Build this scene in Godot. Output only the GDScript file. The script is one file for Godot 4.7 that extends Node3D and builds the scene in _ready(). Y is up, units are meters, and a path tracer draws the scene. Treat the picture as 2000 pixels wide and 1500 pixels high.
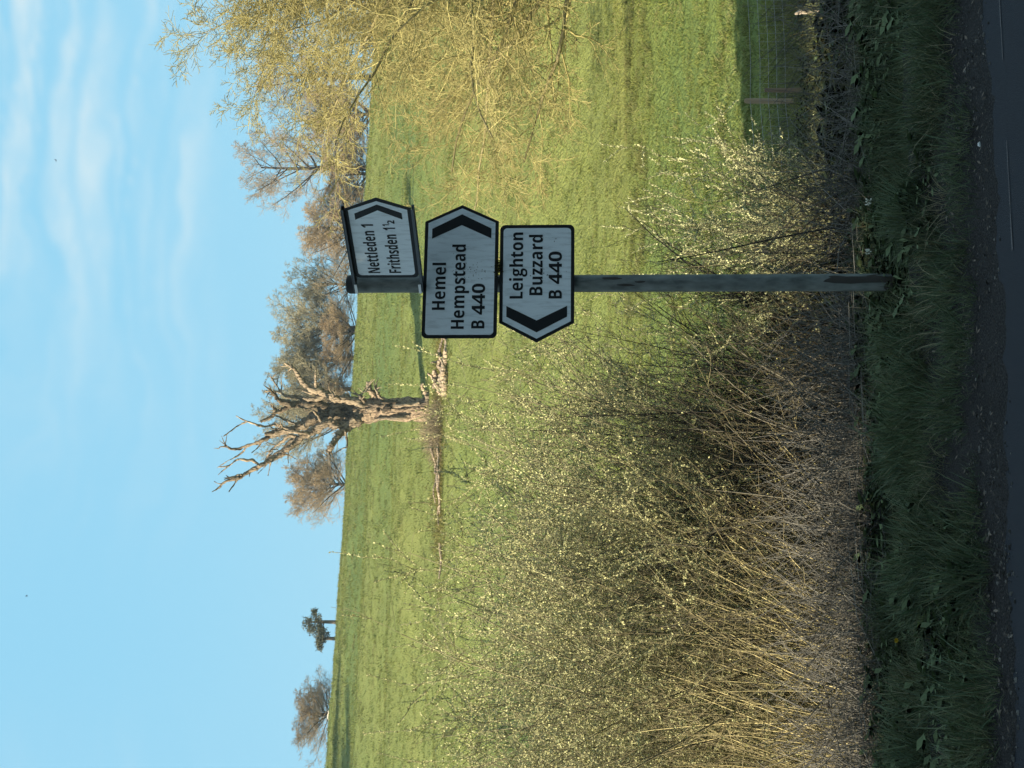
extends Node3D
# A country lane seen from a vehicle; the photograph is turned on its side, so the camera is rolled a quarter turn.
# The lane runs along x, the field lies towards -z. "Plan" coordinates: lat metres to the right and d metres ahead of the eye.

const EYE := Vector3(0, 1.75, 0)
const YAW := -10.0
const PITCH := 3.37
const SUN_AZ := 20.0      # degrees behind the lane, from the left
const SUN_EL := 23.0

var rng := RandomNumberGenerator.new()
var FWD: Vector3
var RGT: Vector3
var noise := FastNoiseLite.new()
var used := {}
var M := {}


func lin(r: float, g: float, b: float) -> Color:
	return Color(r, g, b).linear_to_srgb()


# ------------------------------------------------------------------ mesh collector
class MB:
	var v := PackedVector3Array()
	var n := PackedVector3Array()
	var c := PackedColorArray()
	var i := PackedInt32Array()
	var uv := PackedVector2Array()

	func tube(pts: PackedVector3Array, rad: PackedFloat32Array, sides: int, col: Color, col2: Color, lump := 0.0, nz: FastNoiseLite = null, cap := false) -> void:
		var base := v.size()
		var m := pts.size()
		for k in m:
			var t: Vector3 = pts[mini(k + 1, m - 1)] - pts[maxi(k - 1, 0)]
			t = t.normalized()
			var ref := Vector3.RIGHT if absf(t.x) < 0.8 else Vector3.BACK
			var a := t.cross(ref).normalized()
			var b := t.cross(a)
			var cc := col.lerp(col2, float(k) / maxf(1.0, m - 1))
			for s in sides:
				var w := TAU * s / sides
				var o := a * cos(w) + b * sin(w)
				var r := rad[k]
				if lump > 0.0:
					r *= 1.0 + 0.7 * lump * nz.get_noise_3dv((pts[k] + o * r) * 7.0) + 1.3 * lump * nz.get_noise_3dv((pts[k] * Vector3(1, 0.10, 1) + o * r) * 60.0)
				v.append(pts[k] + o * r)
				n.append(o)
				c.append(cc)
		for k in m - 1:
			for s in sides:
				var p := base + k * sides + s
				var q := base + k * sides + (s + 1) % sides
				i.append(p); i.append(p + sides); i.append(q)
				i.append(q); i.append(p + sides); i.append(q + sides)
		if cap:
			for e in [0, m - 1]:
				var ctr := v.size()
				v.append(pts[e]); n.append((pts[e] - pts[1 if e == 0 else m - 2]).normalized()); c.append(col.lerp(col2, 0.0 if e == 0 else 1.0))
				for s in sides:
					var p: int = base + e * sides + s
					var q: int = base + e * sides + (s + 1) % sides
					if e == 0:
						i.append(ctr); i.append(p); i.append(q)
					else:
						i.append(ctr); i.append(q); i.append(p)

	func leaf(p: Vector3, d: Vector3, side: Vector3, nn: Vector3, length: float, wide: float, col: Color) -> void:
		var b := v.size()
		v.append(p); v.append(p + d * length * 0.5 + side * wide); v.append(p + d * length); v.append(p + d * length * 0.5 - side * wide)
		for k in 4:
			n.append(nn); c.append(col)
		i.append(b); i.append(b + 2); i.append(b + 1); i.append(b); i.append(b + 3); i.append(b + 2)

	func blade(p: Vector3, d: Vector3, side: Vector3, length: float, wide: float, droop: float, col: Color, tip: Color) -> void:
		# a grass blade bending over, three cross lines and a point
		var b := v.size()
		var q := p
		var dir := d
		for k in 3:
			var w := wide * (1.0 - 0.22 * k)
			v.append(q - side * w); v.append(q + side * w)
			var nn := side.cross(dir).normalized()
			n.append(nn); n.append(nn)
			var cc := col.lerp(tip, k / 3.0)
			c.append(cc); c.append(cc)
			q += dir * length / 3.0
			dir = (dir + Vector3(d.x, 0, d.z) * droop * 1.2 - Vector3.UP * droop * 0.5).normalized()
		v.append(q); n.append(side.cross(dir).normalized()); c.append(tip)
		for k in 2:
			i.append(b + k * 2); i.append(b + k * 2 + 2); i.append(b + k * 2 + 1)
			i.append(b + k * 2 + 1); i.append(b + k * 2 + 2); i.append(b + k * 2 + 3)
		i.append(b + 4); i.append(b + 6); i.append(b + 5)

	func quad(p0: Vector3, p1: Vector3, p2: Vector3, p3: Vector3, col: Color) -> void:
		var b := v.size()
		var nn := (p2 - p0).cross(p1 - p0).normalized()
		for p in [p0, p1, p2, p3]:
			v.append(p); n.append(nn); c.append(col)
		i.append(b); i.append(b + 1); i.append(b + 2); i.append(b); i.append(b + 2); i.append(b + 3)

	func box(at: Vector3, size: Vector3, col := Color.WHITE) -> void:
		var h := size * 0.5
		for ax in 3:
			for s in [-1.0, 1.0]:
				var o := Vector3.ZERO; o[ax] = s * h[ax]
				var a := Vector3.ZERO; a[(ax + 1) % 3] = h[(ax + 1) % 3]
				var b := Vector3.ZERO; b[(ax + 2) % 3] = h[(ax + 2) % 3] * s
				quad(at + o - a - b, at + o - a + b, at + o + a + b, at + o + a - b, col)

	func plate(poly: PackedVector2Array, z0: float, z1: float, col := Color.WHITE) -> void:
		# a flat outline (anticlockwise or not) given thickness along z
		var tri := Geometry2D.triangulate_polygon(poly)
		for face in 2:
			var b := v.size()
			var z := z1 if face == 0 else z0
			var nn := Vector3(0, 0, 1 if face == 0 else -1)
			for p in poly:
				v.append(Vector3(p.x, p.y, z)); n.append(nn); c.append(col)
			for k in range(0, tri.size(), 3):
				var a := poly[tri[k]]; var d := poly[tri[k + 1]]; var e := poly[tri[k + 2]]
				var ccw := (d - a).cross(e - a) > 0
				if ccw == (face == 0):
					i.append(b + tri[k]); i.append(b + tri[k + 2]); i.append(b + tri[k + 1])
				else:
					i.append(b + tri[k]); i.append(b + tri[k + 1]); i.append(b + tri[k + 2])
		for k in poly.size():
			var a := poly[k]; var d := poly[(k + 1) % poly.size()]
			quad(Vector3(a.x, a.y, z0), Vector3(a.x, a.y, z1), Vector3(d.x, d.y, z1), Vector3(d.x, d.y, z0), col)

	func mesh() -> ArrayMesh:
		var a := []
		a.resize(Mesh.ARRAY_MAX)
		a[Mesh.ARRAY_VERTEX] = v; a[Mesh.ARRAY_NORMAL] = n; a[Mesh.ARRAY_COLOR] = c; a[Mesh.ARRAY_INDEX] = i
		if uv.size() == v.size():
			a[Mesh.ARRAY_TEX_UV] = uv
		var m := ArrayMesh.new()
		m.add_surface_from_arrays(Mesh.PRIMITIVE_TRIANGLES, a)
		return m


# ------------------------------------------------------------------ naming
func numbered(called: String) -> String:
	used[called] = used.get(called, -1) + 1
	return called if used[called] == 0 else "%s_%03d" % [called, used[called]]


func tag(o: Node3D, label := "", category := "", group := "", kind := "") -> void:
	if label: o.set_meta("label", label)
	if category: o.set_meta("category", category)
	if group: o.set_meta("group", group)
	if kind: o.set_meta("kind", kind)


func thing(called: String, label: String, category: String, at := Vector3.ZERO, group := "") -> Node3D:
	var o := Node3D.new()
	o.name = numbered(called)
	add_child(o)
	o.position = at
	tag(o, label, category, group)
	return o


func obj(called: String, mesh: Mesh, mat: Material, parent: Node = self, kind := "") -> MeshInstance3D:
	var o := MeshInstance3D.new()
	if parent == self:
		o.name = numbered(called)
	else:
		var k := 0
		while parent.has_node(called if k == 0 else "%s_%03d" % [called, k]): k += 1
		o.name = called if k == 0 else "%s_%03d" % [called, k]
	o.mesh = mesh
	o.material_override = mat
	parent.add_child(o, true)
	if kind: o.set_meta("kind", kind)
	return o


func dup(root: Node3D, label: String, at: Vector3, turn: float, size := Vector3.ONE, group := "") -> Node3D:
	var r: Node3D = root.duplicate()
	r.name = numbered(String(root.name).rstrip("0123456789").trim_suffix("_"))
	add_child(r)
	r.position = at; r.rotation.y = turn; r.scale = size
	tag(r, label, "", group)
	return r


func scatter(called: String, mesh: Mesh, mat: Material, xs: Array, cols: PackedColorArray, parent: Node = self) -> MultiMeshInstance3D:
	var mm := MultiMesh.new()
	mm.transform_format = MultiMesh.TRANSFORM_3D
	mm.use_colors = cols.size() > 0
	mm.mesh = mesh
	mm.instance_count = xs.size()
	for k in xs.size():
		mm.set_instance_transform(k, xs[k])
		if cols.size(): mm.set_instance_color(k, cols[k])
	var o := MultiMeshInstance3D.new()
	o.name = numbered(called) if parent == self else called
	o.multimesh = mm
	o.material_override = mat
	o.set_meta("kind", "stuff")
	parent.add_child(o, true)
	return o


# ------------------------------------------------------------------ ground
func pl(pts: Array, t: float) -> float:
	if t <= pts[0][0]: return pts[0][1]
	for k in pts.size() - 1:
		if t < pts[k + 1][0]:
			var f: float = (t - pts[k][0]) / (pts[k + 1][0] - pts[k][0])
			f = lerpf(f, f * f * (3 - 2 * f), 0.5)
			return lerpf(pts[k][1], pts[k + 1][1], f)
	return pts[-1][1]

var NEAR := [[0.0, -0.03], [6.0, -0.03], [6.9, -0.02], [7.4, 0.01], [8.2, 0.06], [9.2, 0.08], [10.2, -0.02], [13.0, -0.6], [18.0, -1.45], [24.0, -1.6], [30.0, -1.5]]
var FAR := [[18.0, -1.5], [24.0, -1.6], [30.0, -1.45], [38.0, -0.5], [44.0, 0.5], [46.0, 0.75], [48.0, 0.86], [50.0, 1.3], [68.0, 5.75], [85.0, 10.6], [105.0, 16.0], [125.0, 21.0], [145.0, 25.6], [160.0, 28.5], [172.0, 30.2], [186.0, 31.2], [210.0, 31.5], [300.0, 30.0], [700.0, 20.0]]


func ground(x: float, z: float) -> float:
	var d := x * FWD.x + z * FWD.z
	var lat := x * RGT.x + z * RGT.z
	var y := pl(NEAR, -z)
	if d > 14.0:
		var far := pl(FAR, d)
		if far > 0.0:
			far *= clampf(1.0 - 0.0024 * lat, 0.5, 1.6)
		y = lerpf(y, far, smoothstep(14.0, 26.0, d))
	if d > 40.0 and d < 58.0:
		y += 1.25 * smoothstep(45.5, 48.0, d) * (1.0 - smoothstep(50.0, 54.0, d)) * smoothstep(-14.0, -4.0, lat) * (1.0 - smoothstep(-1.8, -0.8, lat + 0.5 * sin(d * 1.3)))
	if d > 20.0:
		y += 0.10 * noise.get_noise_2d(x * 3.0, z * 3.0) * smoothstep(20.0, 34.0, d) + 0.25 * noise.get_noise_2d(x * 0.7 + 90.0, z * 0.7) * smoothstep(30.0, 60.0, d)
	elif z < -7.0:
		y += 0.03 * noise.get_noise_2d(x * 22.0, z * 22.0)
	return y


func spot(lat: float, d: float) -> Vector3:
	var p := RGT * lat + FWD * d
	p.y = ground(p.x, p.z)
	return p


# ------------------------------------------------------------------ materials
func noise_tex(freq: float, cols: Array, offs: Array, size := 512, oct := 5, seed_ := 1, kind := FastNoiseLite.TYPE_SIMPLEX_SMOOTH) -> NoiseTexture2D:
	var t := NoiseTexture2D.new()
	t.width = size; t.height = size; t.seamless = true; t.generate_mipmaps = false
	var f := FastNoiseLite.new()
	f.noise_type = kind; f.frequency = freq; f.fractal_octaves = oct; f.seed = seed_; f.fractal_gain = 0.6
	t.noise = f
	var g := Gradient.new()
	g.offsets = PackedFloat32Array(offs)
	var cs := PackedColorArray()
	for c in cols: cs.append(lin(c[0], c[1], c[2]))
	g.colors = cs
	t.color_ramp = g
	return t


func bump_tex(freq: float, size := 512, oct := 5, seed_ := 5) -> NoiseTexture2D:
	return noise_tex(freq, [[0, 0, 0], [1, 1, 1]], [0.0, 1.0], size, oct, seed_)


func mat(col: Color, rough := 0.9, vc := false) -> StandardMaterial3D:
	var m := StandardMaterial3D.new()
	m.albedo_color = col
	m.roughness = rough
	m.vertex_color_use_as_albedo = vc
	m.metallic_specular = 0.3
	return m


func triplanar(m: StandardMaterial3D, scale: Vector3, world := true) -> void:
	m.uv1_triplanar = true
	m.uv1_world_triplanar = world
	m.uv1_scale = scale


func make_materials() -> void:
	var g := mat(Color.WHITE, 0.95, true)
	g.albedo_texture = noise_tex(0.02, [[0.50, 0.55, 0.5], [0.9, 0.9, 0.85], [1.0, 0.98, 0.9], [0.78, 0.85, 0.8]], [0.2, 0.45, 0.6, 0.85], 1024, 6, 3)
	triplanar(g, Vector3(0.35, 0.35, 0.35))
	g.heightmap_enabled = true; g.heightmap_texture = bump_tex(0.03, 512, 5, 8); g.heightmap_scale = 9.0
	M.field = g
	var w := mat(Color.WHITE, 0.9, true); M.twig = w
	var wood := mat(Color.WHITE, 0.9, true)
	wood.albedo_texture = noise_tex(0.015, [[0.10, 0.09, 0.085], [0.55, 0.52, 0.5], [1.1, 1.08, 1.05], [0.9, 0.86, 0.82], [0.4, 0.36, 0.33]], [0.28, 0.42, 0.55, 0.7, 0.85], 1024, 6, 12)
	triplanar(wood, Vector3(0.55, 0.13, 0.55), false)
	wood.heightmap_enabled = true; wood.heightmap_texture = bump_tex(0.02, 512, 6, 12); wood.heightmap_scale = 9.0
	M.wood = wood
	var lf := mat(Color.WHITE, 0.7, true)
	lf.backlight_enabled = true; lf.backlight = Color(0.5, 0.5, 0.4)
	M.leaf = lf
	var gr := mat(Color.WHITE, 0.65, true)
	gr.backlight_enabled = true; gr.backlight = Color(0.6, 0.6, 0.5)
	M.grass = gr
	var asph := mat(Color.WHITE, 0.85)
	asph.albedo_texture = noise_tex(0.16, [[0.008, 0.010, 0.014], [0.02, 0.025, 0.034], [0.042, 0.05, 0.064], [0.15, 0.165, 0.185]], [0.25, 0.48, 0.64, 0.85], 1024, 4, 21)
	triplanar(asph, Vector3(1.3, 1.3, 1.3))
	asph.heightmap_enabled = true; asph.heightmap_texture = bump_tex(0.3, 1024, 3, 22); asph.heightmap_scale = 0.7
	M.asphalt = asph
	var dirt := mat(Color.WHITE, 0.95, true)
	dirt.albedo_texture = noise_tex(0.08, [[0.014, 0.014, 0.015], [0.03, 0.03, 0.031], [0.048, 0.047, 0.047], [0.12, 0.115, 0.11]], [0.25, 0.5, 0.7, 0.95], 1024, 6, 31)
	triplanar(dirt, Vector3(0.9, 0.9, 0.9))
	dirt.heightmap_enabled = true; dirt.heightmap_texture = bump_tex(0.08, 1024, 6, 31); dirt.heightmap_scale = 2.5
	M.dirt = dirt
	var paint := mat(Color.WHITE, 0.8)
	paint.albedo_texture = noise_tex(0.1, [[0.045, 0.045, 0.05], [0.09, 0.092, 0.097], [0.22, 0.22, 0.225]], [0.35, 0.55, 0.8], 512, 5, 41)
	triplanar(paint, Vector3(3, 3, 3))
	M.line = paint
	var black := mat(lin(0.016, 0.018, 0.021), 0.45); M.black = black
	var face := mat(Color.WHITE, 0.5)
	face.albedo_texture = noise_tex(0.012, [[0.58, 0.65, 0.70], [0.70, 0.78, 0.84], [0.73, 0.81, 0.87]], [0.15, 0.45, 0.8], 512, 6, 51)
	triplanar(face, Vector3(5.0, 0.9, 5.0), false)
	M.face = face
	var rail := mat(lin(0.10, 0.11, 0.12), 0.5); rail.metallic = 0.5; M.rail = rail
	M.rail_end = mat(lin(0.75, 0.78, 0.8), 0.4)
	M.cap = mat(lin(0.03, 0.032, 0.036), 0.6)
	var post := mat(Color.WHITE, 0.6)
	post.metallic = 0.25
	post.albedo_texture = noise_tex(0.02, [[0.10, 0.112, 0.11], [0.16, 0.18, 0.175], [0.19, 0.21, 0.205], [0.24, 0.26, 0.255]], [0.2, 0.45, 0.6, 0.85], 512, 6, 61)
	triplanar(post, Vector3(1.6, 0.5, 1.6), false)
	M.post = post
	M.rust = mat(lin(0.06, 0.055, 0.05), 0.95)
	M.moss = mat(Color.WHITE, 0.95, true)
	M.wire = mat(lin(0.35, 0.36, 0.36), 0.5); M.wire.metallic = 0.6


# ------------------------------------------------------------------ vegetation builders
func rv() -> Vector3:
	return Vector3(rng.randf_range(-1, 1), rng.randf_range(-1, 1), rng.randf_range(-1, 1))


func grow(tb: MB, cb: MB, p: Vector3, dir: Vector3, L: float, r: float, lvl: int, P: Dictionary) -> void:
	var ns: int = P.seg[lvl]
	var pts := PackedVector3Array([p])
	var rads := PackedFloat32Array([r])
	var end: float = P.taper[lvl]
	for k in ns:
		var up: float = P.up[lvl]
		dir = (dir + rv() * P.wob[lvl] + Vector3.UP * up).normalized()
		p += dir * L / ns
		pts.append(p)
		rads.append(maxf(lerpf(r, r * end, (k + 1.0) / ns), P.rmin))
	var mb := tb if lvl <= P.split else cb
	var sides: int = [10, 6, 4, 3, 3, 3][lvl]
	var ca: Color = P.col[lvl]
	var cv := rng.randf_range(0.75, 1.2)
	ca = Color(ca.r * cv, ca.g * cv, ca.b * cv)
	mb.tube(pts, rads, sides, ca, ca)
	if P.has("bud") and lvl >= P.max - 1:
		for b in int(P.bud * L):
			var f := rng.randf() * ns
			var q := pts[int(f)].lerp(pts[mini(int(f) + 1, ns)], f - int(f))
			var d := (rv() + Vector3.UP * 0.6).normalized()
			var s := d.cross(rv()).normalized()
			var bc: Color = P.budcol
			var bv := rng.randf_range(0.55, 1.25)
			cb.leaf(q, d, s, s.cross(d), P.budlen * rng.randf_range(0.6, 1.3), P.budlen * 0.3, Color(bc.r * bv, bc.g * bv, bc.b * bv))
	if lvl >= P.max: return
	var n: int = P.n[lvl]
	var az := rng.randf() * TAU
	for c in n:
		var t: float = lerpf(P.t0[lvl], 1.0, (c + rng.randf()) / n)
		var f := t * ns
		var k := mini(int(f), ns - 1)
		var q := pts[k].lerp(pts[k + 1], f - k)
		var tan := (pts[k + 1] - pts[k]).normalized()
		var a := tan.cross(Vector3.RIGHT if absf(tan.x) < 0.8 else Vector3.BACK).normalized()
		az += 2.4 + rng.randf_range(-0.5, 0.5)
		var side := a.rotated(tan, az)
		var an: float = deg_to_rad(P.ang[lvl] * rng.randf_range(0.7, 1.3))
		if lvl == 0 and P.has("droop"):
			an = deg_to_rad(lerpf(P.droop, P.ang[0] * 0.45, t))
		var cd := (tan * cos(an) + side * sin(an)).normalized()
		var cl: float = L * P.ratio[lvl] * (1.0 - P.short[lvl] * t) * rng.randf_range(0.7, 1.25)
		grow(tb, cb, q, cd, cl, maxf(lerpf(rads[k], rads[k + 1], f - k) * P.thin[lvl], P.rmin), lvl + 1, P)


func plant(called: String, label: String, category: String, at: Vector3, L: float, r: float, P: Dictionary, group := "") -> Node3D:
	rng.seed = hash(label) + 3
	var tb := MB.new()
	var cb := MB.new()
	grow(tb, cb, Vector3(0, -0.2, 0), Vector3(P.get("lean", 0.0), 1, 0).normalized(), L, r, 0, P)
	var o := thing(called, label, category, at, group)
	obj("trunk", tb.mesh(), M.twig, o)
	var c := obj("crown", cb.mesh(), M.twig, o)
	c.set_meta("kind", "stuff")
	return o


func shrub(called: String, label: String, at: Vector3, P: Dictionary, group := "") -> Node3D:
	# many stems from one stool, side twigs and small new leaves
	rng.seed = hash(label)
	var sb := MB.new()
	var tb := MB.new()
	var bb := MB.new()
	for s in int(P.stems):
		var a := rng.randf() * TAU
		var p: Vector3 = Vector3(cos(a), 0, sin(a)) * P.spread * sqrt(rng.randf())
		p.y = -0.35
		var out := Vector3(p.x, 0, p.z) / maxf(P.spread, 0.1)
		var d: Vector3 = (Vector3.UP + out * P.fan + rv() * P.loose + P.get("lean", Vector3.ZERO)).normalized()
		var L: float = P.height * rng.randf_range(0.55, 1.12)
		var r: float = P.thick * rng.randf_range(0.6, 1.4)
		var pts := PackedVector3Array([p])
		var rads := PackedFloat32Array([r])
		var ns := 8
		for k in ns:
			d = (d + rv() * P.wob + (out * 0.5 + Vector3.DOWN * 0.5) * P.arch * k / ns).normalized()
			p += d * L / ns
			pts.append(p); rads.append(r * (1.0 - 0.8 * (k + 1) / ns))
		var sc: Color = P.stemcol
		var v := rng.randf_range(0.35, 1.35)
		sc = Color(sc.r * v, sc.g * v, sc.b * v)
		sb.tube(pts, rads, 4, sc, sc)
		for t in int(P.twigs):
			var f := lerpf(P.get("t0", 0.2), 1.0, rng.randf()) * ns
			var k := mini(int(f), ns - 1)
			twig(tb, bb, pts[k].lerp(pts[k + 1], f - k), ((pts[k + 1] - pts[k]).normalized() * P.get("along", 0.8) + rv()).normalized(), P.twiglen * rng.randf_range(0.5, 1.3), rads[k] * 0.5, 1, P)
	var o := thing(called, label, "shrub", at, group)
	obj("stems", sb.mesh(), M.twig, o, "stuff")
	if tb.v.size(): obj("twigs", tb.mesh(), M.twig, o, "stuff")
	if bb.v.size(): obj("leaf_buds", bb.mesh(), M.leaf, o, "stuff")
	return o


func twig(tb: MB, bb: MB, p: Vector3, d: Vector3, L: float, r: float, lvl: int, P: Dictionary) -> void:
	var pts := PackedVector3Array([p])
	r = maxf(r, 0.0016)
	var rads := PackedFloat32Array([r])
	for k in 3:
		d = (d + rv() * 0.22 + Vector3.UP * 0.07).normalized()
		p += d * L / 3.0
		pts.append(p); rads.append(maxf(r * (1.0 - 0.25 * (k + 1)), 0.0014))
	var sc: Color = P.twigcol
	var v := rng.randf_range(0.6, 1.3)
	sc = Color(sc.r * v, sc.g * v, sc.b * v)
	tb.tube(pts, rads, 3, sc, sc)
	var nb := int(P.buds * L * (1.9 if lvl == 2 else 0.9) + rng.randf()) if rng.randf() < 0.55 else 0
	for b in nb:
		var f := clampf((b + rng.randf_range(0.1, 0.9)) / nb, 0.0, 0.99) * 3.0
		var q := pts[int(f)].lerp(pts[mini(int(f) + 1, 3)], f - int(f))
		var bd := (d * 0.9 + rv()).normalized()
		var s := bd.cross(rv()).normalized()
		var bc: Color = P.budcol
		var bv := rng.randf_range(0.6, 1.25)
		var bl: float = P.budlen * rng.randf_range(0.6, 1.35)
		bb.leaf(q, bd, s, s.cross(bd), bl, bl * 0.3, Color(bc.r * bv, bc.g * bv, bc.b * bv))
	if lvl < 2:
		for t in int(P.sub):
			var f := rng.randf() * 3.0
			var q := pts[int(f)].lerp(pts[mini(int(f) + 1, 3)], f - int(f))
			twig(tb, bb, q, (d + rv() * 1.0).normalized(), L * rng.randf_range(0.3, 0.65), r * 0.7, lvl + 1, P)


func tuft_mesh(blades: int, h: float, wide: float, spread: float, droop: float, ca: Color, cb: Color) -> ArrayMesh:
	var m := MB.new()
	for k in blades:
		var a := rng.randf() * TAU
		var o := Vector3(cos(a), 0, sin(a))
		var p: Vector3 = o * spread * sqrt(rng.randf())
		var d := (Vector3.UP + o * rng.randf_range(0.05, 0.7) + rv() * 0.25).normalized()
		var side := d.cross(rv()).normalized()
		var v := rng.randf_range(0.7, 1.25)
		m.blade(p, d, side, h * rng.randf_range(0.5, 1.2), wide * rng.randf_range(0.7, 1.2), droop * rng.randf_range(0.3, 1.5), ca * v, cb * v)
	return m.mesh()


func weed_mesh(leaves: int, size: float, ca: Color) -> ArrayMesh:
	var m := MB.new()
	for k in leaves:
		var a := rng.randf() * TAU
		var o := Vector3(cos(a), 0, sin(a))
		var root := o * size * 0.15 * rng.randf()
		var d := (Vector3.UP * rng.randf_range(0.3, 1.6) + o).normalized()
		var stalk := size * rng.randf_range(0.3, 0.9)
		var q := root + d * stalk
		m.tube(PackedVector3Array([root, q]), PackedFloat32Array([0.002, 0.0015]), 3, ca, ca)
		var ld := (o + Vector3.UP * rng.randf_range(-0.3, 0.4)).normalized()
		var side := ld.cross(Vector3.UP + rv() * 0.4).normalized()
		var v := rng.randf_range(0.7, 1.3)
		var col := Color(ca.r * v, ca.g * v, ca.b * v)
		# leaf folded along its midrib
		var ll := size * rng.randf_range(0.3, 0.55)
		var up := side.cross(ld)
		if up.y < 0: up = -up
		m.leaf(q, (ld + side * 0.22).normalized(), side + up * 0.25, (up - side * 0.3).normalized(), ll, ll * 0.2, col)
		m.leaf(q, (ld - side * 0.22).normalized(), -side + up * 0.25, (up + side * 0.3).normalized(), ll, ll * 0.2, col)
	return m.mesh()


# ------------------------------------------------------------------ the scene
func _ready() -> void:
	rng.seed = 20240414
	noise.seed = 4
	noise.frequency = 0.08
	noise.fractal_octaves = 3
	RGT = Vector3(cos(deg_to_rad(YAW)), 0, -sin(deg_to_rad(YAW)))
	FWD = Vector3(-sin(deg_to_rad(YAW)), 0, -cos(deg_to_rad(YAW)))
	# camera, rolled a quarter turn so that the top of the picture is to the right
	var cam := Camera3D.new()
	cam.name = "camera"
	var p := deg_to_rad(PITCH)
	var look := FWD * cos(p) + Vector3.UP * sin(p)
	var up := Vector3.UP * cos(p) - FWD * sin(p)
	cam.transform = Transform3D(Basis(-up, RGT, -look), EYE)
	cam.fov = 29.1
	cam.far = 3000.0
	cam.near = 0.05
	add_child(cam)
	cam.current = true
	# sky
	var env := Environment.new()
	env.background_mode = Environment.BG_SKY
	var sky := Sky.new()
	sky.sky_material = make_sky()
	env.sky = sky
	env.tonemap_mode = Environment.TONE_MAPPER_LINEAR
	env.tonemap_exposure = 2.45
	env.fog_enabled = true
	env.fog_density = 0.00025
	env.fog_light_color = Color(0.72, 0.84, 0.93)
	env.ambient_light_source = Environment.AMBIENT_SOURCE_SKY
	env.sdfgi_enabled = true; env.ssao_enabled = true; env.ssil_enabled = true
	var we := WorldEnvironment.new()
	we.name = "sky"
	we.environment = env
	add_child(we)
	# sun, low behind on the left
	var sun := DirectionalLight3D.new()
	sun.name = "sun"
	sun.light_energy = 1.6
	sun.light_color = Color(1.0, 0.94, 0.82)
	sun.light_angular_distance = 0.5
	sun.shadow_enabled = true
	var e := deg_to_rad(SUN_EL)
	var a := deg_to_rad(SUN_AZ)
	var to_sun := Vector3(-cos(a) * cos(e), sin(e), sin(a) * cos(e))
	sun.basis = Basis.looking_at(-to_sun, Vector3.UP)
	add_child(sun)

	make_materials()
	build_ground()
	build_shade_trees()
	build_hill_trees()
	build_dead_tree()
	build_signpost()
	build_fence()
	build_shrubs()
	build_verge()
	build_field_grass()
	build_small_things()


func make_sky() -> PanoramaSkyMaterial:
	var W := 2048
	var H := 1024
	var n1 := FastNoiseLite.new(); n1.seed = 7; n1.frequency = 1.0; n1.fractal_octaves = 5; n1.fractal_gain = 0.5
	var n2 := FastNoiseLite.new(); n2.seed = 19; n2.frequency = 1.0; n2.fractal_octaves = 4
	var im := Image.create(W, H, false, Image.FORMAT_RGBF)
	var hor := Color(0.16, 0.295, 0.37)
	var mid := Color(0.128, 0.275, 0.37)
	var top := Color(0.045, 0.105, 0.22)
	var cloud := Color(0.27, 0.34, 0.37)
	for y in H:
		var el := 90.0 - (y + 0.5) * 180.0 / H
		if el < -2.0:
			for x in W: im.set_pixel(x, y, Color(0.05, 0.06, 0.04))
			continue
		var base := hor.lerp(mid, smoothstep(4.0, 20.0, el)).lerp(top, smoothstep(20.0, 80.0, el))
		for x in W:
			if el < 9.0 or el > 70.0:
				im.set_pixel(x, y, base)
				continue
			var az := (x + 0.5) * 360.0 / W - 180.0
			# wind-drawn cirrus: long in azimuth, thin in elevation, tilted a little and bent
			var azr := az - 10.0
			var w := n2.get_noise_2d(az * 0.05, el * 0.12) * 2.2
			var ee := el + 0.04 * azr + w
			# joins at the far side of the sky are blended away
			var edge := 1.0 - smoothstep(150.0, 180.0, absf(az))
			var s1 := n1.get_noise_2d(az * 0.035, ee * 0.55)
			var s2 := n1.get_noise_2d(az * 0.09 + 40.0, ee * 1.5 + 7.0)
			var s3 := n1.get_noise_2d(az * 0.4 + 80.0, ee * 1.0)
			var c := smoothstep(-0.45, 0.65, s1 + 0.35 * s2) * 0.80 + smoothstep(-0.1, 0.6, s2) * 0.35
			c *= 0.85 + 0.4 * s3
			c = c * 1.15 + 0.75 * smoothstep(17.5, 23.0, el + 0.07 * azr + 3.0 * s1)
			c *= smoothstep(12.5, 18.0, el + 1.5 * s1) * edge
			im.set_pixel(x, y, base.lerp(cloud, clampf(c, 0.0, 0.95)))
	var m := PanoramaSkyMaterial.new()
	m.panorama = ImageTexture.create_from_image(im)
	return m


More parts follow.
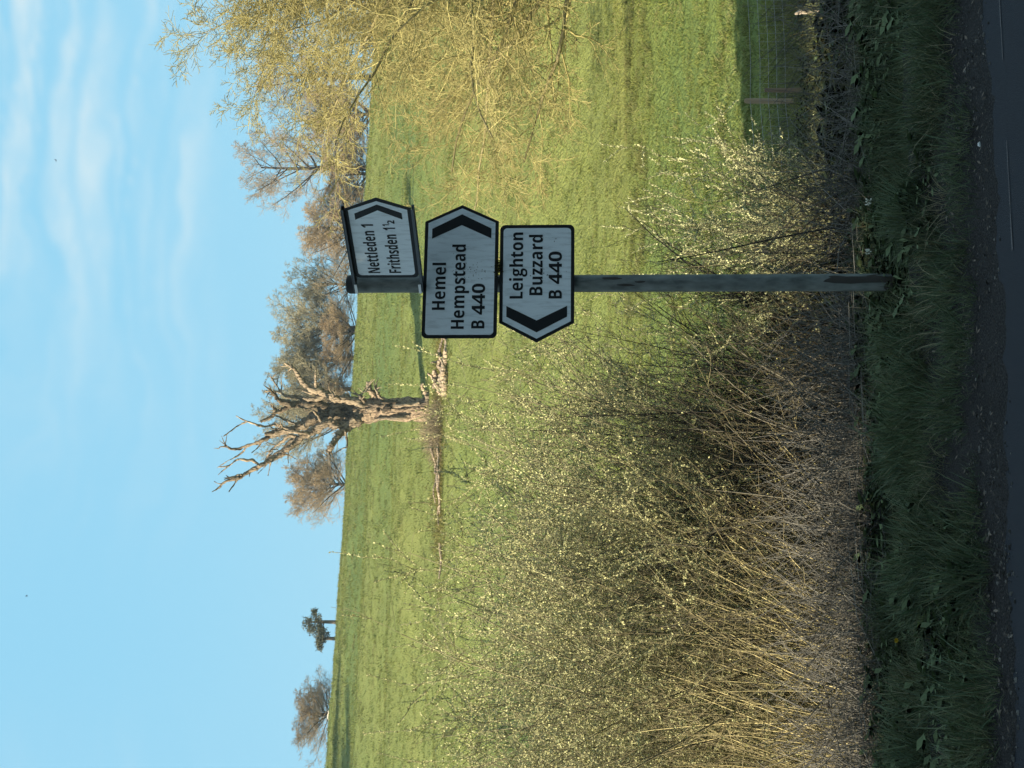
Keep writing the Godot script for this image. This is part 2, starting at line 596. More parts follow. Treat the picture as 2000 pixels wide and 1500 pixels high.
func build_ground() -> void:
	var ds := []
	var d := -25.0
	while d < 700.0:
		ds.append(d)
		d += 0.3 if d > 5.5 and d < 15.0 else (0.8 if d < 60.0 else (2.0 if d < 220.0 else 20.0))
	var cols := 110
	var mb := MB.new()
	for r in ds.size():
		var wide := 30.0 + absf(ds[r]) * 0.9
		for k in cols + 1:
			var s := float(k) / cols * 2.0 - 1.0
			s = s * (0.25 + 0.75 * s * s)
			var q: Vector3 = RGT * (s * wide) + FWD * ds[r]
			q.y = ground(q.x, q.z)
			mb.v.append(q)
			var e := 0.3
			mb.n.append(Vector3(ground(q.x - e, q.z) - ground(q.x + e, q.z), 2 * e, ground(q.x, q.z - e) - ground(q.x, q.z + e)).normalized())
			# grass green with yellower and mossier patches; earth beneath the verge and the thicket
			var f1 := noise.get_noise_2d(q.x * 0.9, q.z * 2.4) * 0.5 + 0.5
			var f2 := noise.get_noise_2d(q.x * 0.25 + 50.0, q.z * 0.35) * 0.5 + 0.5
			var col := Color(0.185, 0.222, 0.064).lerp(Color(0.245, 0.258, 0.082), f1).lerp(Color(0.13, 0.182, 0.055), smoothstep(0.35, 0.75, f2))
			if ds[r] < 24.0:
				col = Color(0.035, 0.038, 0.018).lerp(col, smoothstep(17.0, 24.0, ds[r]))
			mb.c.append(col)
	for r in ds.size() - 1:
		for k in cols:
			var b := r * (cols + 1) + k
			mb.i.append_array(PackedInt32Array([b, b + cols + 1, b + 1, b + 1, b + cols + 1, b + cols + 2]))
	obj("field", mb.mesh(), M.field, self, "structure")
	# the lane
	var rb := MB.new()
	for k in 60:
		var x0 := -60.0 + k * 2.0
		rb.quad(Vector3(x0, 0.004, -6.75), Vector3(x0 + 2.0, 0.004, -6.75), Vector3(x0 + 2.0, 0.004, 1.2), Vector3(x0, 0.004, 1.2), Color.WHITE)
	obj("road", rb.mesh(), M.asphalt, self, "structure")
	# mud washed over the edge of the carriageway
	var db := MB.new()
	var nx := 620
	var nz := 14
	for k in nx + 1:
		var x := -12.0 + 24.0 * k / nx
		var z0 := -6.42 + 0.14 * noise.get_noise_2d(x * 6.0, 3.0) + 0.10 * noise.get_noise_2d(x * 45.0, 9.0) + 0.05 * noise.get_noise_2d(x * 150.0, 19.0)
		var z1 := -7.75
		for j in nz + 1:
			var t := float(j) / nz
			var z := lerpf(z0, z1, t)
			var y := 0.002 + 0.03 * smoothstep(0.0, 0.5, t) + 0.05 * smoothstep(0.55, 1.0, t)
			y += (0.016 * noise.get_noise_2d(x * 50.0, z * 50.0) + 0.012) * smoothstep(0.0, 0.1, t) + 0.02 * noise.get_noise_2d(x * 12.0, z * 20.0) * t
			db.v.append(Vector3(x, y, z))
			db.c.append(Color.WHITE * lerpf(1.25, 0.8, smoothstep(0.0, 0.35, t)) * (1.0 + 0.5 * noise.get_noise_2d(x * 20.0, z * 34.0)))
			db.n.append(Vector3.UP)
	for k in nx:
		for j in nz:
			var b := k * (nz + 1) + j
			db.i.append_array(PackedInt32Array([b, b + 1, b + nz + 1, b + 1, b + nz + 2, b + nz + 1]))
	obj("muddy_road_edge", db.mesh(), M.dirt, self, "structure")
	# what is left of the white edge line
	var lb := MB.new()
	var x := -4.0
	while x < 14.0:
		var l := rng.randf_range(0.02, 0.16)
		var keep := smoothstep(0.4, 2.6, x) * 0.7 + 0.06
		if rng.randf() < keep:
			var zc := -6.17 + 0.012 * noise.get_noise_2d(x * 15.0, 1.0)
			var h := rng.randf_range(0.003, 0.010)
			lb.quad(Vector3(x, 0.008, zc - h), Vector3(x + l, 0.008, zc - h * rng.randf_range(0.5, 1.0)), Vector3(x + l, 0.008, zc + h * rng.randf_range(0.4, 1.0)), Vector3(x, 0.008, zc + h), Color.WHITE)
		x += l
	obj("road_edge_line", lb.mesh(), M.line, self, "structure")


func build_shade_trees() -> void:
	# tall evergreens that overhang the lane to the left of the picture and keep the low sun off the verge and the sign
	var tb := MB.new()
	tb.tube(PackedVector3Array([Vector3(0, -0.3, 0), Vector3(0.1, 3, 0), Vector3(0, 9.5, 0.1)]), PackedFloat32Array([0.35, 0.28, 0.1]), 10, Color(0.09, 0.075, 0.06), Color(0.09, 0.075, 0.06))
	var cb := MB.new()
	for k in 9000:
		var d := rv()
		while d.length() > 1.0: d = rv()
		d = d * Vector3(4.0, 5.0, 4.4)
		var q := Vector3(0, 8.0, 0) + d
		tb.v.size()
		var n := rv().normalized()
		var s := n.cross(rv()).normalized()
		var v := rng.randf_range(0.7, 1.2)
		cb.leaf(q, n.cross(s), s, n, rng.randf_range(0.35, 0.6), 0.19, Color(0.03 * v, 0.055 * v, 0.02 * v))
	var o := thing("evergreen_tree", "tall dense evergreen overhanging the lane left of the verge", "tree", Vector3(-12, 0, 0.35))
	obj("trunk", tb.mesh(), M.twig, o)
	obj("crown", cb.mesh(), M.leaf, o, "stuff")
	dup(o, "second dense evergreen leaning over the lane, farther from the sign", Vector3(-16.5, 0, 3.4), 1.0)
	dup(o, "third dense evergreen set back on the near side of the lane", Vector3(-11, 0, 6.5), 2.0)
	dup(o, "fourth dense evergreen beside the lane behind the viewer", Vector3(-20, 0, 8.0), 3.0)
	dup(o, "dense evergreen in the left field boundary, beyond the picture's left edge", Vector3(-8.0, ground(-8.0, -19.5), -19.5), 1.4, Vector3(1.0, 0.92, 1.0))
	dup(o, "squat evergreen bush on the verge just beyond the left picture edge", Vector3(-3.5, 0, -6.95), 2.4, Vector3(0.18, 0.165, 0.18))
	var names := ["left end", "left part", "middle", "right part", "right end"]
	for k in 5:
		dup(o, "dense evergreen in the %s of the belt across the lane behind the viewer" % names[k], Vector3(-5.5 + 5.8 * k, 0, 9.5 + 1.2 * sin(k * 2.0)), 0.7 * k, Vector3(1, 0.95 + 0.08 * sin(k * 3.0), 1))


func tree_kind(kind: int, col: Color) -> Dictionary:
	var dark := Color(0.09, 0.075, 0.06)
	var P := {"max": 4, "split": 1, "rmin": 0.010, "seg": [7, 6, 5, 3, 2], "wob": [0.06, 0.14, 0.2, 0.22, 0.25], "up": [0.03, 0.06, 0.05, 0.04, 0.03], "taper": [0.25, 0.25, 0.3, 0.4, 0.5],
		"n": [20, 9, 8, 7], "t0": [0.25, 0.25, 0.2, 0.15], "ang": [62.0, 48.0, 45.0, 40.0], "ratio": [0.7, 0.5, 0.5, 0.6], "short": [0.5, 0.5, 0.4, 0.3], "thin": [0.5, 0.55, 0.6, 0.7], "col": [dark, dark, col * 0.7, col, col]}
	if kind == 1:   # low and many-stemmed
		P.t0 = [0.02, 0.2, 0.2, 0.15]; P.ang = [70.0, 45.0, 45.0, 40.0]; P.ratio = [0.95, 0.5, 0.5, 0.6]; P.n = [46, 9, 8, 6]; P.short = [0.55, 0.5, 0.4, 0.3]
	return P


func build_hill_trees() -> void:
	var brown := Color(0.33, 0.265, 0.195)
	var olive := Color(0.28, 0.25, 0.16)
	# the big lichened tree in the field on the right
	var gold := Color(0.40, 0.355, 0.15)
	var P := tree_kind(0, gold)
	P.merge({"n": [52, 16, 10, 9], "seg": [8, 9, 5, 3, 2], "rmin": 0.008, "droop": 100.0, "up": [0.02, 0.015, 0.03, 0.03, 0.03], "ratio": [0.72, 0.47, 0.42, 0.5], "t0": [0.2, 0.15, 0.15, 0.1], "wob": [0.08, 0.24, 0.30, 0.32, 0.34],
		"ang": [75.0, 52.0, 50.0, 45.0], "short": [0.35, 0.45, 0.4, 0.3], "thin": [0.34, 0.5, 0.5, 0.6], "col": [Color(0.16, 0.13, 0.07), Color(0.26, 0.225, 0.12), gold * 0.9, gold, gold * 0.75]}, true)
	var big := plant("lichened_tree", "big bare tree with yellow lichened twigs drooping over the field, right of the signs", "tree", spot(13.7, 45.0), 13.0, 0.42, P)
	big.rotation.y = 0.6
	big.scale = Vector3(1.0, 0.80, 1.0)
	# ridge trees
	var a := plant("bare_tree", "bare brown tree with dark trunk on the ridge, left of the yellow tree", "tree", spot(25.0, 170.0), 10.5, 0.32, tree_kind(0, brown), "bare trees along the ridge")
	a.scale = Vector3(1.05, 1.22, 1.05)
	var PB := tree_kind(0, olive); PB.t0 = [0.12, 0.25, 0.2, 0.15]; PB.ang = [50.0, 42.0, 42.0, 40.0]; PB.ratio = [0.85, 0.5, 0.5, 0.6]; PB.n = [24, 9, 8, 7]
	var b := plant("bare_tree", "olive brown bare tree on the ridge behind the post cap", "tree", spot(11.5, 172.0), 6.6, 0.2, PB, "bare trees along the ridge")
	var c := plant("bushy_tree", "low dense brown dome of a tree on the ridge, left of the dead tree", "tree", spot(-11.5, 168.0), 5.6, 0.2, tree_kind(1, Color(0.34, 0.26, 0.165)), "bare trees along the ridge")
	var g := "bare trees along the ridge"
	dup(b, "bare tree rising directly left of the post top on the ridge", spot(6.6, 172.0), 1.3, Vector3(1.5, 1.15, 1.5), g)
	dup(b, "tallest olive tree of the ridge clump between post and dead tree", spot(3.2, 175.0), 2.6, Vector3(1.5, 1.2, 1.5), g)
	dup(b, "bare olive tree on the ridge just right of the dead tree crown", spot(-0.6, 170.0), 4.0, Vector3(1.35, 1.05, 1.35), g)
	dup(b, "thin olive tree on the ridge showing through the dead tree crown", spot(-5.2, 176.0), 5.2, Vector3(1.4, 1.3, 1.4), g)
	dup(c, "low brown brush on the ridge below the small angled sign tip", spot(17.5, 168.0), 1.0, Vector3(1.2, 1.05, 1.2), g)
	dup(c, "low brown thicket on the ridge at the foot of the tree with dark trunk", spot(24.0, 168.0), 2.0, Vector3(1.2, 0.75, 1.2), g)
	dup(c, "brown thicket on the ridge under the big yellow tree crown", spot(30.5, 166.0), 3.0, Vector3(1.1, 1.1, 1.1), g)
	dup(c, "brown undergrowth on the ridge beneath the olive clump right of the dead tree", spot(6.0, 168.0), 4.0, Vector3(1.3, 0.6, 1.3), g)
	dup(c, "dark undergrowth on the ridge directly behind the dead tree", spot(-2.0, 168.0), 5.0, Vector3(0.8, 0.75, 0.8), g)
	dup(c, "round bare brown bush on the skyline at the far left end of the ridge", spot(-38.8, 172.0), 0.5, Vector3(1.1, 0.62, 1.1), g)
	dup(a, "bare brown tree on the ridge behind the big yellow tree", spot(35.5, 170.0), 2.0, Vector3(1.1, 1.15, 1.1), g)
	dup(c, "bushy tree beyond the left picture edge whose shadow falls on the field", spot(-49.0, 137.0), 2.0, Vector3(1.5, 1.7, 1.5), g)
	dup(c, "second bushy tree beyond the left picture edge shading the field corner", spot(-46.0, 127.0), 3.0, Vector3(1.2, 1.3, 1.2), g)
	# two small pines on the skyline
	var specs := [[-28.6, 176.0, 4.4, 1.45, "taller thin pine on the skyline, left of the dead tree"], [-30.6, 176.0, 3.1, 1.25, "shorter round-headed pine beside the taller pine on the skyline"]]
	for s in specs:
		var o := thing("pine_tree", s[4], "tree", spot(s[0], s[1]), "small pines on the skyline")
		var tb := MB.new()
		tb.tube(PackedVector3Array([Vector3(0, -0.5, 0), Vector3(0.05, s[2] * 0.5, 0), Vector3(0, s[2] * 0.95, 0.05)]), PackedFloat32Array([0.26, 0.2, 0.06]), 8, Color(0.14, 0.11, 0.085), Color(0.14, 0.11, 0.085))
		var cb := MB.new()
		for k in 26:
			var ctr: Vector3 = Vector3(rng.randf_range(-1, 1), 0, rng.randf_range(-1, 1)).limit_length(1.0) * s[3]
			ctr.y = s[2] * rng.randf_range(0.55, 1.0)
			tb.tube(PackedVector3Array([Vector3(0, ctr.y - 0.4, 0), ctr]), PackedFloat32Array([0.05, 0.02]), 3, Color(0.12, 0.1, 0.08), Color(0.12, 0.1, 0.08))
			for j in 55:
				var dd := rv().normalized()
				var sd := dd.cross(rv()).normalized()
				var v := rng.randf_range(0.6, 1.3)
				cb.leaf(ctr + rv() * 0.42 * Vector3(1, 0.6, 1), dd, sd, sd.cross(dd), 0.32, 0.05, Color(0.085 * v, 0.085 * v, 0.045 * v))
		obj("trunk", tb.mesh(), M.twig, o)
		obj("crown", cb.mesh(), M.leaf, o, "stuff")


func limb(o: Node3D, called: String, list: Array, r0: float, r1: float, depth0: float, depth1: float, big := false, tone := 1.0) -> void:
	r0 *= 0.86
	# list: [height, across] pairs in metres; depth runs towards the viewer
	var pts := PackedVector3Array()
	var rads := PackedFloat32Array()
	var ctrl := PackedVector3Array()
	for k in list.size():
		var t := float(k) / (list.size() - 1)
		ctrl.append(Vector3(list[k][1], list[k][0], lerpf(depth0, depth1, t) + 0.12 * sin(k * 2.1 + r0 * 40.0)))
	var steps := 9
	var total := (ctrl.size() - 1) * steps
	for k in ctrl.size() - 1:
		for j in steps + (1 if k == ctrl.size() - 2 else 0):
			var t := float(j) / steps
			var a := ctrl[maxi(k - 1, 0)]; var b := ctrl[k]; var c := ctrl[k + 1]; var d := ctrl[mini(k + 2, ctrl.size() - 1)]
			var q := b.cubic_interpolate(c, a, d, t)
			var f := float(k * steps + j) / total
			q += Vector3(noise.get_noise_3d(q.x * 14.0, q.y * 14.0, r0 * 90.0), 0, noise.get_noise_3d(q.x * 14.0, q.y * 14.0, 50.0 + r0 * 90.0)) * lerpf(r0, r1, f) * 0.9
			pts.append(q)
			rads.append(lerpf(r0, r1, pow(f, 0.8)) * (minf(1.0, 0.3 + f * 5.0) if called == "fallen_wood" else 1.0))
	var mb := MB.new()
	var v := rng.randf_range(0.8, 1.2) * tone
	var ca := Color(0.32, 0.26, 0.19) * v
	mb.tube(pts, rads, 14 if r0 > 0.15 else 8, ca, Color(0.36, 0.29, 0.215) * v, 0.75, noise, true)
	# short snapped side twigs
	if r0 > 0.12 and called != "bark_slab" and called != "rotten_hollow" and called != "fallen_wood":
		for k in 7:
			var j := rng.randi_range(pts.size() / 3, pts.size() - 2)
			var d := ((pts[j + 1] - pts[j]).normalized() * 0.8 + rv()).normalized()
			var L := rng.randf_range(0.35, 1.0)
			var m1 := pts[j] + d * L * 0.5
			mb.tube(PackedVector3Array([pts[j], m1, m1 + (d + rv() * 0.7).normalized() * L * 0.5]), PackedFloat32Array([rads[j] * 0.35 + 0.02, 0.035, 0.012]), 6, ca, ca, 0.3, noise)
	obj(called, mb.mesh(), M.wood, o)


func trace(list: Array) -> Array:
	# heights and offsets of the dead tree, noted in centimetre-like units along its height and across it
	var out := []
	for p in list: out.append([(1640.0 - p[0]) * 0.00863, (700.0 - p[1]) * 0.00863])
	return out


func build_dead_tree() -> void:
	var o := thing("dead_tree", "dead standing oak with bare broken limbs on the hillside, left of the signs", "tree", spot(-1.62, 93.0) - Vector3(0, 1.0, 0))
	o.rotation.y = deg_to_rad(YAW)
	o.scale = Vector3.ONE * 1.094
	var u := 0.00863
	# trunk: rings with their own widths
	var rings := [[1720, 705, 120], [1660, 700, 112], [1600, 690, 98], [1540, 690, 84], [1480, 692, 76], [1400, 695, 73], [1320, 698, 68], [1250, 692, 72], [1190, 690, 84], [1130, 705, 82], [1080, 715, 72], [1040, 720, 55]]
	var pts := PackedVector3Array()
	var rads := PackedFloat32Array()
	for k in rings.size() - 1:
		for j in 6:
			var t := j / 6.0
			pts.append(Vector3((700.0 - lerpf(rings[k][1], rings[k + 1][1], t)) * u, (1640.0 - lerpf(rings[k][0], rings[k + 1][0], t)) * u, 0))
			rads.append(lerpf(rings[k][2], rings[k + 1][2], t) * u * 0.88)
	var mb := MB.new()
	mb.tube(pts, rads, 40, Color(0.33, 0.255, 0.185), Color(0.33, 0.26, 0.19), 0.5, noise, true)
	obj("trunk", mb.mesh(), M.wood, o)
	# hollow and peeling slabs low on the trunk
	limb(o, "bark_slab", trace([[1560, 640], [1540, 590], [1510, 545], [1525, 530]]), 0.24, 0.05, 0.5, 0.7)
	limb(o, "root", trace([[1600, 640], [1625, 590], [1650, 540], [1675, 500]]), 0.40, 0.07, 0.6, 1.2)
	limb(o, "root", trace([[1590, 740], [1630, 790], [1668, 840]]), 0.36, 0.12, 0.5, 1.0)
	limb(o, "bark_slab", trace([[1430, 740], [1350, 755], [1250, 762], [1180, 770]]), 0.14, 0.10, 0.55, 0.45)
	limb(o, "bark_slab", trace([[1490, 655], [1400, 668], [1300, 672], [1225, 660]]), 0.16, 0.09, 0.5, 0.5)
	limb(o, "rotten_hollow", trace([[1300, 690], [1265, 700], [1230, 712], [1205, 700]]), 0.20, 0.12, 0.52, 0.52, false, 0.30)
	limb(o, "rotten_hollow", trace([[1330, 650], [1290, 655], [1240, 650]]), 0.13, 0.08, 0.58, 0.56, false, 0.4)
	# stubs to the right
	limb(o, "broken_stub", trace([[1200, 640], [1180, 600], [1155, 560], [1148, 508]]), 0.32, 0.13, 0.1, 0.5)
	limb(o, "broken_stub", trace([[1230, 640], [1215, 600], [1205, 552]]), 0.17, 0.06, 0.3, 0.6)
	limb(o, "broken_stub", trace([[1120, 660], [1105, 625], [1090, 605]]), 0.18, 0.10, 0.3, 0.5)
	# left leader, lit
	limb(o, "limb", trace([[1110, 750], [1050, 790], [980, 800], [900, 788], [840, 805], [760, 850], [680, 910], [600, 975], [560, 1010], [480, 1058], [430, 1075], [370, 1110], [300, 1150], [220, 1170], [170, 1215], [135, 1240]]), 0.38, 0.035, 0.2, 1.8, true)
	limb(o, "branch", trace([[432, 1070], [390, 1040], [330, 1030], [280, 1035], [230, 1070], [200, 1080], [148, 1082]]), 0.10, 0.03, 1.4, 1.0)
	limb(o, "branch", trace([[230, 1070], [190, 1100], [155, 1132]]), 0.05, 0.02, 1.1, 1.2)
	limb(o, "branch", trace([[310, 1145], [280, 1190], [255, 1238]]), 0.07, 0.025, 1.7, 2.1)
	limb(o, "branch", trace([[330, 1130], [270, 1140], [205, 1160]]), 0.09, 0.03, 1.7, 1.4)
	limb(o, "branch", trace([[200, 1190], [170, 1185], [148, 1172]]), 0.04, 0.02, 1.8, 1.9)
	limb(o, "branch", trace([[500, 1050], [470, 1085], [440, 1118]]), 0.06, 0.02, 1.5, 1.9)
	limb(o, "branch", trace([[520, 1040], [500, 1090], [488, 1138]]), 0.06, 0.02, 1.5, 1.1)
	limb(o, "branch", trace([[440, 1070], [400, 1085], [350, 1120]]), 0.08, 0.03, 1.5, 1.2)
	limb(o, "branch", trace([[650, 930], [625, 990], [635, 1055]]), 0.06, 0.02, 1.0, 1.5)
	# centre leader, to the very top
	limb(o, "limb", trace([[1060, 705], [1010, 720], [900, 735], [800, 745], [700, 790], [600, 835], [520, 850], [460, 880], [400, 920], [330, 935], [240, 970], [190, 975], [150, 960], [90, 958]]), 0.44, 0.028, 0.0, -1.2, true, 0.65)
	limb(o, "branch", trace([[395, 920], [370, 960], [338, 995]]), 0.08, 0.025, -0.8, -0.4)
	limb(o, "branch", trace([[290, 955], [240, 1010], [170, 1050], [95, 1098]]), 0.08, 0.018, -0.9, -0.6)
	limb(o, "branch", trace([[620, 830], [560, 825], [510, 800], [450, 815], [370, 795], [310, 775], [250, 742]]), 0.13, 0.035, -0.4, 0.4)
	limb(o, "branch", trace([[320, 780], [260, 810], [210, 850], [175, 880]]), 0.07, 0.025, 0.2, 0.6)
	limb(o, "broken_stub", trace([[520, 850], [470, 862], [435, 866]]), 0.13, 0.09, -0.5, -0.2)
	limb(o, "branch", trace([[640, 800], [560, 770], [520, 752], [480, 745], [430, 782]]), 0.11, 0.03, -0.3, -0.9)
	# limbs crossing in the middle
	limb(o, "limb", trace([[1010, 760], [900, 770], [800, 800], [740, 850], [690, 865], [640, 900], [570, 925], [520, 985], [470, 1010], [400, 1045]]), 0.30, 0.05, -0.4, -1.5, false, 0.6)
	limb(o, "branch", trace([[760, 860], [690, 850], [630, 845], [590, 830], [560, 800]]), 0.16, 0.05, 0.9, 1.3)
	limb(o, "branch", trace([[640, 880], [580, 880], [520, 930], [470, 960], [430, 1000], [405, 1042]]), 0.15, 0.05, -0.8, -1.7)
	limb(o, "branch", trace([[840, 790], [820, 740], [800, 705]]), 0.12, 0.05, 0.8, 1.3)
	# dark leader right of centre
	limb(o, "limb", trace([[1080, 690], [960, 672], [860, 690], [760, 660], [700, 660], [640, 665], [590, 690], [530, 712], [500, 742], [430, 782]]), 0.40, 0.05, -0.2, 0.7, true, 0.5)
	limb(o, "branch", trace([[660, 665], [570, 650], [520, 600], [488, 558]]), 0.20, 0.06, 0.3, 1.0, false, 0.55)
	limb(o, "broken_stub", trace([[590, 690], [550, 705], [518, 702]]), 0.16, 0.11, 0.4, 0.6)
	# right leader
	limb(o, "limb", trace([[1110, 670], [1000, 640], [940, 640], [860, 600], [800, 570], [740, 540], [700, 490], [660, 430], [625, 410], [595, 388]]), 0.36, 0.05, 0.2, 1.0, true)
	limb(o, "branch", trace([[805, 575], [800, 530], [806, 470], [808, 415]]), 0.11, 0.03, 0.7, 1.0)
	limb(o, "branch", trace([[850, 610], [740, 630], [680, 615], [600, 610], [545, 590], [500, 540], [455, 475]]), 0.19, 0.035, 0.4, -0.8)
	limb(o, "branch", trace([[550, 592], [500, 580], [440, 576]]), 0.09, 0.04, -0.4, -0.2)
	limb(o, "broken_stub", trace([[960, 640], [935, 615], [915, 600]]), 0.16, 0.11, 0.5, 0.8)
	limb(o, "branch", trace([[780, 560], [760, 590], [700, 575]]), 0.12, 0.05, 0.5, 0.2)
	limb(o, "branch", trace([[648, 425], [650, 408], [640, 408]]), 0.06, 0.03, 1.0, 1.1)
	# broken limb hanging on the left
	limb(o, "hanging_limb", trace([[1060, 770], [1000, 815], [960, 870], [920, 940], [895, 982]]), 0.24, 0.17, 0.5, 1.4)
	limb(o, "branch", trace([[1000, 840], [1010, 890], [1020, 930], [1012, 950], [980, 962], [948, 982]]), 0.08, 0.03, 0.9, 1.3)
	limb(o, "branch", trace([[1010, 790], [975, 815], [930, 808], [910, 790], [925, 775]]), 0.12, 0.05, 0.7, 0.9)
	limb(o, "branch", trace([[1080, 790], [1085, 815], [1092, 830]]), 0.07, 0.03, 0.6, 0.8)
	# fallen wood lying round the foot
	var fallen := [
		["thick broken log lying to the right of the dead tree", [[0.25, 1.3], [0.45, 2.0], [0.30, 2.8], [0.12, 3.6], [0.0, 4.2]], 0.36, 0.06, 1.5],
		["pale crooked branch standing against the fallen log", [[0.7, 2.3], [0.95, 2.6], [0.75, 2.9], [0.8, 3.1]], 0.10, 0.06, 1.1],
		["short bleached slab propped by the dead tree's right side", [[0.75, 1.35], [1.0, 1.75], [1.25, 2.3]], 0.26, 0.07, 0.8],
		["long thin pale branch fallen to the left of the dead tree", [[0.85, -1.9], [0.7, -2.7], [0.75, -3.4], [0.55, -3.9], [0.7, -4.6]], 0.09, 0.04, 0.8],
		["crooked brown branch behind the brush left of the dead tree", [[1.2, -1.5], [1.45, -2.0], [1.25, -2.6], [0.9, -3.2], [1.0, -3.7]], 0.10, 0.05, -0.4],
		["dark fallen branch end behind the hemel sign's left edge", [[0.4, 4.0], [0.3, 4.9], [0.45, 5.8]], 0.16, 0.05, 1.6],
		["splintered bough propped on the pile just right of the dead tree", [[0.3, 0.9], [0.9, 1.4], [1.5, 1.9], [1.9, 2.1]], 0.16, 0.04, 1.0],
		["bleached bough end lying across the fallen log", [[0.9, 1.7], [0.6, 2.3], [1.0, 2.9], [1.4, 3.2]], 0.15, 0.03, 2.2],
		["short dark broken limb under the pile right of the dead tree", [[0.3, 0.8], [0.4, 1.5], [0.2, 2.2]], 0.28, 0.10, 2.0],
		["thin upright splinter of wood standing in the pile", [[0.2, 2.6], [0.9, 2.75], [1.6, 2.7]], 0.09, 0.02, 0.6],
		["pale forked branch lying beyond the brush, left of the dead tree", [[1.0, -3.0], [0.8, -3.9], [1.1, -4.7], [0.9, -5.4]], 0.10, 0.03, -0.6],
		["brown broken bough sunk in the grass left of the brush", [[0.5, -3.4], [0.7, -4.2], [0.5, -5.2], [0.6, -6.0]], 0.13, 0.04, 0.1],
		["small bleached stick near the left end of the fallen wood", [[0.5, -5.6], [0.7, -6.1], [0.6, -6.7]], 0.07, 0.03, -0.5],
		["crooked bleached limb lying between the dead tree and the sign", [[0.4, 2.6], [0.8, 3.3], [0.5, 4.1], [0.7, 4.8]], 0.12, 0.04, 0.3],
		["thin bleached stick lying far left along the slope", [[0.75, -7.6], [0.55, -8.6], [0.65, -9.6]], 0.09, 0.04, 0.9],
	]
	for f in fallen:
		var base := spot(-1.48 + f[1][0][1], 85.0 - f[4])
		var q := thing("fallen_branch", f[0], "branch", base, "dead wood round the dead tree")
		q.rotation.y = deg_to_rad(YAW)
		var rel := []
		for w in f[1]:
			var g := spot(-1.48 + w[1], 85.0 - f[4])
			rel.append([g.y - base.y + maxf(w[0] * 0.55 - 0.1, f[3] * 0.8), w[1] - f[1][0][1]])
		limb(q, "fallen_wood", rel, f[2] * 1.2, f[3], 0.0, 0.2, false, 1.35)
	# brush and rank grass round the foot
	var br := MB.new()
	var bo := spot(-1.48, 86.0)
	for k in 1300:
		var la := rng.randfn(-1.2, 1.0)
		var q := Vector3(la, 0, rng.randf_range(-3.0, 1.6))
		var w := spot(-1.48 + q.x, 86.0 - q.z)
		q.y = w.y - bo.y - 0.05
		var d := (Vector3.UP * 1.2 + rv()).normalized()
		var L := rng.randf_range(0.4, 1.7) * (1.0 - absf(la + 1.5) * 0.3)
		var v := rng.randf_range(0.6, 1.3)
		var mid := q + d * L * 0.6
		br.tube(PackedVector3Array([q, mid, mid + (d + rv() * 0.6).normalized() * L * 0.5]), PackedFloat32Array([0.018, 0.013, 0.008]), 3, Color(0.19, 0.155, 0.10) * v, Color(0.22, 0.18, 0.11) * v)
	var brush := thing("brush", "tangle of dry brown brush at the left foot of the dead tree", "brush", bo)
	brush.rotation.y = deg_to_rad(YAW)
	obj("stems", br.mesh(), M.twig, brush, "stuff")


func text_line(parent: Node, text: String, x0: float, x1: float, base_y: float, cap: float, z: float, called := "lettering") -> void:
	var f := SystemFont.new()
	f.font_names = PackedStringArray(["Droid Sans"]); f.font_weight = 700
	var hm := TextMesh.new(); hm.font = f; hm.text = "H"; hm.font_size = 64; hm.pixel_size = 0.01; hm.depth = 0.01
	var hb := hm.get_aabb()
	var m := TextMesh.new(); m.font = f; m.text = text; m.font_size = 64; m.pixel_size = 0.01; m.depth = 0.01; m.curve_step = 0.5
	var b := m.get_aabb()
	var o := obj(called, m, M.black, parent)
	var sx := (x1 - x0) / b.size.x
	var sy := cap / hb.size.y
	o.scale = Vector3(sx, sy, 0.12)
	o.position = Vector3(x0 - b.position.x * sx, base_y - hb.position.y * sy, z + 0.0006)


func arrow_board(h: float, left: float, right: float, point_right: bool, tip: float, rad: float) -> PackedVector2Array:
	# outline round (0,0) mid-height; the pointed end on one side, rounded corners on the other
	var pts := PackedVector2Array()
	var y := h * 0.5
	var s := 1.0 if point_right else -1.0
	var blunt := left if point_right else right
	var sharp := right if point_right else left
	pts.append(Vector2(tip, 0))
	pts.append(Vector2(sharp, y))
	for k in 7:
		var w := PI * 0.5 * k / 6
		pts.append(Vector2(blunt + s * (rad - rad * sin(w)), y - rad + rad * cos(w)))
	for k in 7:
		var w := PI * 0.5 * k / 6
		pts.append(Vector2(blunt + s * (rad - rad * cos(w)), -y + rad - rad * sin(w)))
	pts.append(Vector2(sharp, -y))
	return pts


func board(post: Node3D, yaw: float, off: float, y0: float, h: float, left: float, right: float, point_right: bool, tip: float, label: String, border: float) -> Node3D:
	var mb := MB.new()
	mb.plate(arrow_board(h, left, right, point_right, tip, 0.03), 0.0, 0.004)
	var o := obj("sign_board", mb.mesh(), M.black, post)
	o.set_meta("label", label)
	o.rotation.y = deg_to_rad(yaw)
	var n := Vector3(sin(deg_to_rad(yaw)), 0, cos(deg_to_rad(yaw)))
	o.position = n * off + Vector3(0, y0, 0)
	var fb := MB.new()
	var s := 1.0 if point_right else -1.0
	var slope := absf(tip - (right if point_right else left)) / (h * 0.5)
	var shift := border * 0.45
	fb.plate(arrow_board(h - border * 2, left + border * (1.0 if point_right else 0.0) + (0.0 if point_right else shift), right - border * (0.0 if point_right else 1.0) - (shift if point_right else 0.0), point_right, tip - s * border * sqrt(1.0 + slope * slope) * 0.98, 0.022), 0.0045, 0.0055)
	obj("sign_face", fb.mesh(), M.face, o)
	return o


